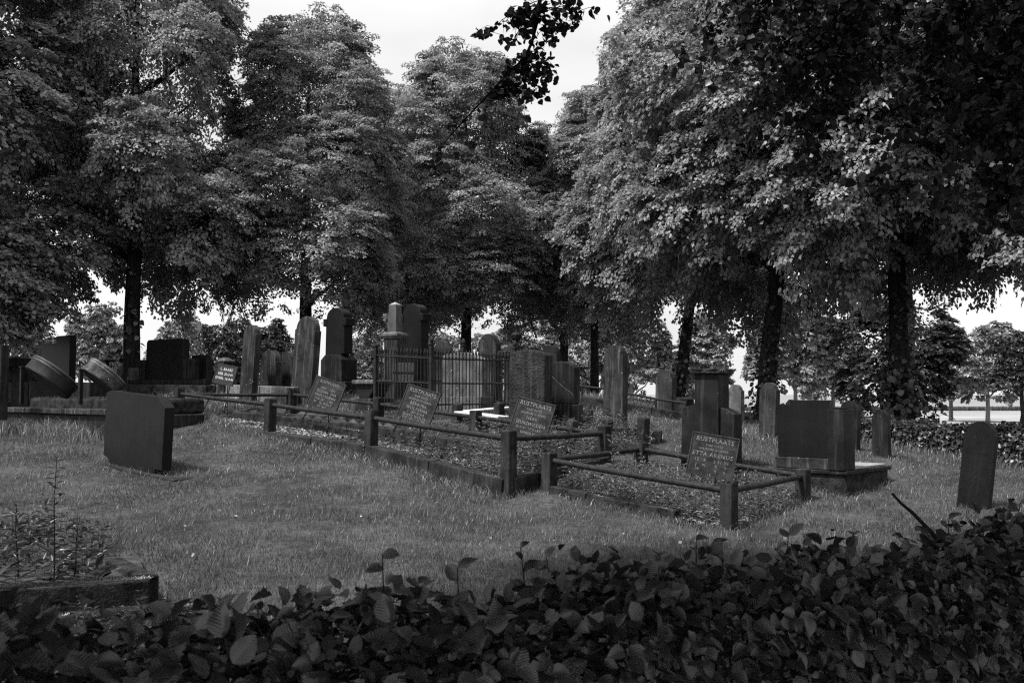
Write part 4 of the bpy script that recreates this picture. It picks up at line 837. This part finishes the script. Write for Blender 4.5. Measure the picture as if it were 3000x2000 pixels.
o = obj('fallen_leaves', leaves_mesh('fallen_leaves', p, r.normal(0,.5,(n,3))+[0,0,1], r.normal(0,1,(n,3)), r.uniform(.02,.05,n), M_bract)); tag(o, 'a few pale fallen leaves scattered over the lawn', 'fallen leaves', kind='stuff')
# individual tall willowherb stems
def herb(label, px, py, d, top, seed, lean=0, m=M_weed_d, lf=.12, pairs=11, big=True):
    rr = np.random.default_rng(seed); b = P(px, py, d); h = (py-top)*d/F; e = empty('willowherb', label, 'wild plant', b, rot(0, lean), 'tall weeds at the lower left')
    mb = MB(); pts_ = [(math.sin(i*.9)*.006, 0, h*i/8) for i in range(9)]; mb.tube(pts_, [.006-.0005*i for i in range(9)], 6); mb.build('stem', M_twig, e)
    P_, N_, L_, S_ = [], [], [], []
    for i in range(pairs*2):
        f = .12+.88*i/(pairs*2); a = i*2.4+rr.normal(0,.3); 
        for j in range(1 if f < .62 else 3):
            aa = a+j*2.1; dr = np.array([math.cos(aa)*.8, math.sin(aa)*.8, .9+.9*f]); P_.append((0,0,h*f)); L_.append(dr+rr.normal(0,.2,3)); N_.append(np.array([-dr[0]*.4,-dr[1]*.4,1])+rr.normal(0,.3,3)); S_.append(lf*(1.1-.62*f)*rr.uniform(.6,1.25))
    T0 = (np.array([(0,0,0),(.10,.3,.02),(.09,.6,0),(0,1,-.2),(-.09,.6,0),(-.10,.3,.02)]), np.array([(0,1,2),(0,2,3),(0,3,4),(0,4,5)]), None)
    o = obj('foliage', leaves_mesh('foliage', np.array(P_), np.array(N_), np.array(L_), np.array(S_), m, T0), e); o['kind'] = 'stuff'
herb('tallest single willowherb stem rising from the lower left kerb', 155,1730,6.9,1345,3)
herb('second willowherb stem near the left frame edge', 52,1700,7.2,1480,4,lean=-3)
herb('third short willowherb stem right of the tallest one', 215,1700,7.1,1515,6,lean=4,pairs=10)
herb('thin cut willowherb growing by the post of the square plot', 1800,1400,12.4,1270,12,lean=-4,m=M_weed,lf=.13,pairs=10); 
w4 = np.array([(P(q,1700,dd).x, dd) for q, dd in zip(r.uniform(-100,300,90), r.uniform(6.9,8.6,90))]); w4 = np.c_[w4, gz(w4[:,0],w4[:,1])+.1]
o = obj('plot_weeds', weed_mesh('plot_weeds', w4, r.uniform(.1,.42,len(w4)), r, M_weed_d, .14, 5)); tag(o, 'dense weeds behind the lower left kerb', 'weeds', kind='stuff')
w5 = np.array([(P(q,1700,dd).x, dd) for q, dd in zip(r.uniform(150,620,90), r.uniform(5.4,6.4,90))]); w5 = np.c_[w5, gz(w5[:,0],w5[:,1])]
o = obj('plot_weeds', weed_mesh('plot_weeds', w5, r.uniform(.08,.26,len(w5)), r, M_weed_d, .09)); tag(o, 'cleavers and weeds between the lower left kerb and the near hedge', 'weeds', kind='stuff')
# ---------------------------------------------------------------- near beech hedge
def leaf_grid(nu, nv, prof, fold=.12, curl=.15, lobes=None):
    V, U = [], []
    for j in range(nv+1):
        v = j/nv; w_ = prof(v)
        for i in range(nu+1):
            s_ = 2*i/nu-1; ww = w_*(1+(.05 if (j % 2) else -.02)*(abs(s_) > .9)); V.append((s_*ww, v, abs(s_)*ww*fold*2-curl*v*v+.02*math.sin(v*9+s_*3))); U.append((.5+s_*.5*w_/.42, v))
    Fq = [(j*(nu+1)+i, j*(nu+1)+i+1, (j+1)*(nu+1)+i+1, (j+1)*(nu+1)+i) for j in range(nv) for i in range(nu)]
    return np.array(V), np.array(Fq), np.array(U)
bpf = lambda v: .36*math.sin(math.pi*min(1, v**.85*.98+.015))**.75+.002
bl = [leaf_grid(2, 4, bpf, f, c_) for f, c_ in ((.10, .12), (.22, .3), (.05, -.12), (.3, .05))]
beech = [leaf_grid(4, 10, lambda v: .36*math.sin(math.pi*min(1, v**.85*.98+.015))**.75+.002, f, c_) for f, c_ in ((.10, .12), (.22, .3), (.05, -.12), (.3, .05))]
def maple(v):
    return {0:.03,1:.22,2:.34,3:.24,4:.46,5:.30,6:.34,7:.16,8:.20,9:.08,10:.005}[round(v*10)]
maplet = leaf_grid(4, 10, maple, .12, .2)
hl_a, hl_b = np.array([-1.9, 1.36]), np.array([3.9, 5.13])       # back top edge of the hedge
hd = (hl_b-hl_a)/np.linalg.norm(hl_b-hl_a); hn = np.array([hd[1], -hd[0]])  # towards the camera
HL = np.linalg.norm(hl_b-hl_a); TOP = 1.06
eh = empty('near_hedge', 'dark beech hedge with ragged top running across the whole foreground', 'hedge', Vector((1.0, 3.1, 0)))
r = np.random.default_rng(77)
n = 33000; t = r.random(n)*HL; cls = r.random(n); W0 = .46
topm = cls < .32; front = (cls >= .32) & (cls < .72); back = (cls >= .72) & (cls < .86)
dep = np.where(topm, r.uniform(0, W0, n), np.where(front, W0+r.normal(0, .045, n), np.where(back, r.normal(0, .04, n), r.uniform(0, W0, n))))
bump = .02*np.sin(t*3.1)+.02*np.sin(t*7.7+1)+.015*np.sin(t*13+2)+.10*np.clip(2-t, 0, 1.3)
zz = np.where(topm, TOP-.03+r.normal(0, .035, n)+np.abs(r.normal(0, .03, n))+bump, TOP*r.random(n)**.72+bump*.5)
gap = (np.sin(t*4.3+zz*5)*np.sin(t*2.1-zz*7) > .45) & (zz < .85) & (r.random(n) < .75)
xyp = hl_a[None]+hd[None]*t[:, None]+hn[None]*dep[:, None]
p = np.stack([xyp[:, 0], xyp[:, 1], zz], 1); ok = ~gap & (np.linalg.norm(p-[0,0,1.6], axis=1) > .8); p = p[ok]; topm, front, back = topm[ok], front[ok], back[ok]; n = len(p)
outw = np.where(front[:, None], 1, np.where(back[:, None], -1, 0))*np.r_[hn, 0][None]
nr = outw*.6+r.normal(0, .5, (n, 3))+np.array([0, 0, .7]); lo = outw*.8+r.normal(0, .6, (n, 3)); lo[:, 2] += np.where(topm, .5, -.15)
# shoots standing above the top
sh = [(1525,1580,2.7),(1600,1610,2.8),(1340,1640,2.45),(1120,1600,2.4),(2040,1560,3.1),(2090,1575,3.1),(2310,1545,3.3),(2780,1500,3.6),(2880,1510,3.75),(2960,1470,3.9),(2990,1450,3.95),(2450,1565,3.35)]
SP, SN, SL_ = [], [], []; stems = MB(); oh = eh.location
for px, py, d in sh:
    py += 22
    tp = P(px, py, d); bt = Vector((tp.x+r.normal(0,.06), tp.y-.05, TOP-.28)); ax = tp-bt; stems.tube([bt-oh, bt+ax*.5+Vector((r.normal(0,.012),0,0))-oh, tp-oh], [.0035,.0028,.0015], 5)
    for i in range(11):
        f = .2+.8*i/10; q = bt+ax*f; a_ = i*math.pi+r.normal(0,.4); dr = np.array([math.cos(a_)*.8, math.sin(a_)*.5, .55]); SP.append(tuple(q)); SL_.append(dr+r.normal(0,.15,3)); SN.append(np.array([-dr[0]*.5, -.5, .8])+r.normal(0,.3,3))
p = np.r_[p, SP]; nr = np.r_[nr, SN]; lo = np.r_[lo, SL_]; n = len(p)
for i in range(90):
    t_ = r.random()*HL; q = hl_a+hd*t_+hn*r.uniform(.05,.4); z1 = TOP-r.uniform(0,.25); x2 = q+hd*r.normal(0,.18)+hn*r.normal(0,.1)
    stems.tube([(q[0]-oh.x,q[1]-oh.y,-.05),((q[0]+x2[0])/2-oh.x+r.normal(0,.03),(q[1]+x2[1])/2-oh.y,z1*.5),(x2[0]-oh.x,x2[1]-oh.y,z1)],[.011,.007,.003],5)
o = stems.build('stems', M_twig, eh); o['kind'] = 'stuff'
size = .041*r.uniform(.55, 1.45, n); size[-len(SP):] *= 1.1; kindv = r.integers(0, 4, n)
mp_ = (p[:, 0] < -.15) & (r.random(n) < .2); 
dist = np.linalg.norm(p-[0, 0, 1.6], axis=1); uu = p[:, 0]/p[:, 1]; inview = (np.abs(uu) < .54) & (p[:, 1] > 1.2)
score = np.where(inview & (topm_full := np.r_[topm | front, np.ones(len(SP), bool)]), size/dist, 0); score = score*(1+.5*(p[:,2] > TOP-.1)); best = np.argsort(-score)[:300]; isb = np.zeros(n, bool); isb[best] = True
ohn = np.array(oh)
for k in range(4):
    s_ = (~isb) & (kindv == k) & (~mp_); me = leaves_mesh('foliage', p[s_]-ohn, nr[s_], lo[s_], size[s_], M_beech, bl[k], True); me.polygons.foreach_set('use_smooth', np.ones(len(me.polygons), bool)); o = obj('foliage', me, eh); o['kind'] = 'stuff'
s_ = (~isb) & mp_; o = obj('foliage', leaves_mesh('foliage', p[s_]-ohn, nr[s_], lo[s_], size[s_]*1.35, M_beech, maplet, True), eh); o['kind'] = 'stuff'
LM = []
for V0, F0_, U0 in beech+[maplet]:
    me = mesh_np('leaf', V0, F0_, M_beech, True, U0); LM.append(me)
si, lo_, nn = frames_from(nr, lo)
for i in best:
    k = 4 if mp_[i] else kindv[i]; s_ = size[i]*(1.3 if mp_[i] else 1.1); o = obj('leaf', LM[k], eh)
    M_ = Matrix.Identity(4)
    for c_ in range(3): M_[c_][0] = si[i][c_]*s_; M_[c_][1] = lo_[i][c_]*s_; M_[c_][2] = nn[i][c_]*s_; M_[c_][3] = p[i][c_]-ohn[c_]
    o.matrix_local = M_
q0, q1, q2 = P(2732,1562,3.5), P(2672,1500,3.52), P(2614,1445,3.5); e = empty('bare_twig', 'bare crooked twig sticking up out of the near hedge on the right', 'twig', q0+Vector((.03,0,-.05)))
b = MB(); b.tube([q0+Vector((.06,0,-.08))-e.location, q0-e.location, q1-e.location, P(2638,1472,3.5)-e.location, q2-e.location], [.0085,.008,.0065,.005,.0045], 7); b.build('wood', M_twig, e)
# ---------------------------------------------------------------- overhanging linden near the camera (trunk outside the frame, right)
en = empty('overhanging_linden', 'near linden whose dark twigs and round leaves hang into the top right and top centre', 'tree', gp(6.2, 4.6)); O = en.location.copy()
tm = MB(); tm.tube([(0,0,-.3),(0,0,.2),(-.1,.05,2.5),(-.3,.1,4.8),(-.5,.1,7.5),(-.6,0,10)],[.36,.28,.25,.22,.15,.04],14); tm.build('trunk', M_bark, en)
lm = MB(); hubs = []
def limb(pts_, r0):
    ps = [Vector(q)-O for q in pts_]; lm.tube(ps, list(np.linspace(r0, r0*.25, len(ps))), 8)
limb([(6.0,4.7,4.9),(4.4,5.6,5.6),(2.6,6.6,5.8),(1.0,7.0,5.4),(.22,7,4.7)], .09)
limb([(5.9,4.7,5.2),(5.0,6.4,6.2),(3.6,8.0,6.4),(2.2,8.8,6.1)], .08); limb([(6.0,4.8,4.5),(5.4,6.6,5.6),(4.4,8.4,5.8),(3.4,9.3,5.6)], .08)
limb([(5.9,4.5,5.5),(4,3,7),(1.5,1.5,7.6),(-1,.5,7.4)], .1); limb([(5.9,4.5,6),(3.4,4.6,7.6),(1,4.2,8)], .09)
lm.build('limb', M_bark, en)
tw = MB(); HP, HN, HLg, HS_ = [], [], [], []
def twig(path, r0, leaves, spread, sz=.052, start=0.0, hang=.10, side=None):
    ps = [Vector(q) for q in path]; tw.tube([q-O for q in ps], list(np.linspace(r0, r0*.25, len(ps))), 5, smooth=True)
    cum = [0]; 
    for a_, b_ in zip(ps, ps[1:]): cum.append(cum[-1]+(b_-a_).length)
    m_ = 0
    while m_ < leaves:
        s_ = r.uniform(start, 1)*cum[-1]; j = max(0, min(len(ps)-2, next((i for i in range(len(cum)-1) if cum[i+1] >= s_), len(ps)-2))); f = (s_-cum[j])/max(1e-6, cum[j+1]-cum[j]); q = ps[j].lerp(ps[j+1], f)
        dv = Vector((r.normal(0,1), r.normal(0,1), r.normal(0,.6)-.35)); dv.normalize(); l = spread*r.uniform(.3,1)
        e2_ = q+dv*l; tw.tube([q-O, q+dv*l*.5+Vector((0,0,.02))-O, e2_-O], [.0025,.002,.001], 3, cap=False)
        for i in range(int(r.integers(4,9))):
            f = r.uniform(.25,1.05); c_ = q.lerp(e2_, f)+Vector((r.normal(0,.025), r.normal(0,.025), r.normal(0,.02)-.01)); HP.append(tuple(c_)); HLg.append((dv.x*.6+r.normal(0,.4), dv.y*.6+r.normal(0,.4), -.7+r.normal(0,.3))); HN.append((r.normal(0,.7), r.normal(-.35,.6), .55+r.normal(0,.4))); HS_.append(sz*r.uniform(.65,1.3)); m_ += 1
D = 7.0
main = [P(1590,-160,D),P(1583,0,D),P(1572,70,D),P(1558,125,D),P(1538,170,D),P(1500,205,D),P(1452,255,D),P(1395,315,D),P(1342,372,D),P(1300,420,D),P(1268,470,D)]
tw.tube([q-O for q in main], list(np.linspace(.016,.0025,len(main))), 6)
twig(main[1:4]+[P(1640,20,D)], .004, 10, .1)
LK = 1.35
for path, nlv, sp in (([P(1583,0,D),P(1530,20,D),P(1470,60,D),P(1425,100,D)],85,.13),([P(1580,40,D),P(1640,20,D),P(1690,10,D),P(1705,40,D)],75,.15),([P(1583,-10,D),P(1560,60,D),P(1500,90,D)],55,.13),
    ([P(1575,60,D),P(1630,60,D),P(1660,90,D)],50,.12),([P(1560,120,D),P(1572,190,D),P(1560,250,D)],55,.12),([P(1540,165,D),P(1590,160,D),P(1600,215,D)],50,.11),([P(1538,170,D),P(1520,230,D),P(1530,290,D)],70,.13),
    ([P(1452,255,D),P(1500,190,D),P(1545,190,D)],32,.10),([P(1452,250,D),P(1440,275,D)],14,.1),([P(1452,255,D),P(1560,268,D),P(1585,285,D)],36,.10),([P(1395,315,D),P(1350,330,D),P(1310,350,D)],18,.1),([P(1342,372,D),P(1400,385,D),P(1420,400,D)],14,.08),([P(1300,420,D),P(1330,430,D)],8,.08),([P(1283,450,D),P(1270,485,D)],5,.04)):
    twig(path, .004, int(nlv*LK), sp*1.55, .045)
nh = len(HP)
# top right curtain: long drooping twigs
cur = [(2060,-60,120,8.6),(2140,-40,160,8.2),(2230,-60,240,7.8),(2290,-80,300,7.4),(2360,-60,430,7.0),(2420,-80,330,7.2),(2500,-80,260,8.0),(2560,-80,230,7.4),(2620,-80,200,8.2),(2680,-80,260,7.2),(2740,-80,330,6.6),(2800,-80,480,6.8),(2860,-80,420,6.2),(2915,-80,560,6.0),(2960,-80,640,6.0),(3000,-80,560,5.6),(3050,-80,700,5.6),(2440,-60,160,6.6),(2180,-60,70,7.2),(2330,-60,170,8.6),(2780,-60,200,7.8),(2890,-60,260,7.6)]
for px, y0, y1, d in cur:
    dx = -90-60*r.random(); path = [P(px+120+i/7*(dx)*.9+r.normal(0,14), y0+(y1-y0)*(i/7)**1.1, d) for i in range(8)]
    twig(path, .011, int(60+(y1-y0)*.62), .24, .058)
    for k in range(2):
        i0 = int(r.integers(1,5)); s0 = path[i0]; ex = Vector((r.normal(-.3,.5), r.normal(0,.3), -.35-.4*r.random())); twig([s0, s0+ex*.5+Vector((0,0,.05)), s0+ex], .005, int(28+(y1-y0)*.06), .2, .058)
for path, nlv in (([P(2820,480,6.3),P(2790,560,6.3),P(2740,600,6.3),P(2700,640,6.3)],26),([P(2800,300,6.6),P(2770,240,6.6)],10)): twig(path, .003, nlv, .07, .062)
o = tw.build('twigs', M_twig, en); o['kind'] = 'stuff'
HP, HN, HLg, HS_ = map(np.array, (HP, HN, HLg, HS_)); sel = np.zeros(len(HP), bool); sel[r.choice(nh, min(300, nh), replace=False)] = True
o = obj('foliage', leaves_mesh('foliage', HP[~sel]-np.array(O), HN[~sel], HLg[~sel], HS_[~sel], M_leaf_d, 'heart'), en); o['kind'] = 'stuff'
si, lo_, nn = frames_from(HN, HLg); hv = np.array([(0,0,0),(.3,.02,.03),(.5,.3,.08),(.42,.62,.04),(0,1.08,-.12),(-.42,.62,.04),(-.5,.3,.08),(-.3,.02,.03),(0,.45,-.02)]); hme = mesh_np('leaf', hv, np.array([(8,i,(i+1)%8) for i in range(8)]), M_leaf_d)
for i in np.where(sel)[0]:
    o = obj('leaf', hme, en); M_ = Matrix.Identity(4)
    for c_ in range(3): M_[c_][0] = si[i][c_]*HS_[i]; M_[c_][1] = lo_[i][c_]*HS_[i]; M_[c_][2] = nn[i][c_]*HS_[i]; M_[c_][3] = HP[i][c_]-O[c_]
    o.matrix_local = M_
# the near tree's own crown above the camera, out of frame, shading the hedge
p, nr, lo, sz, _ = crown_arrays(91, 6.4, 5.0, 900, 60, .19, fill=.35); p += np.array([1.6, 0.6, 5.6])-np.array(O)
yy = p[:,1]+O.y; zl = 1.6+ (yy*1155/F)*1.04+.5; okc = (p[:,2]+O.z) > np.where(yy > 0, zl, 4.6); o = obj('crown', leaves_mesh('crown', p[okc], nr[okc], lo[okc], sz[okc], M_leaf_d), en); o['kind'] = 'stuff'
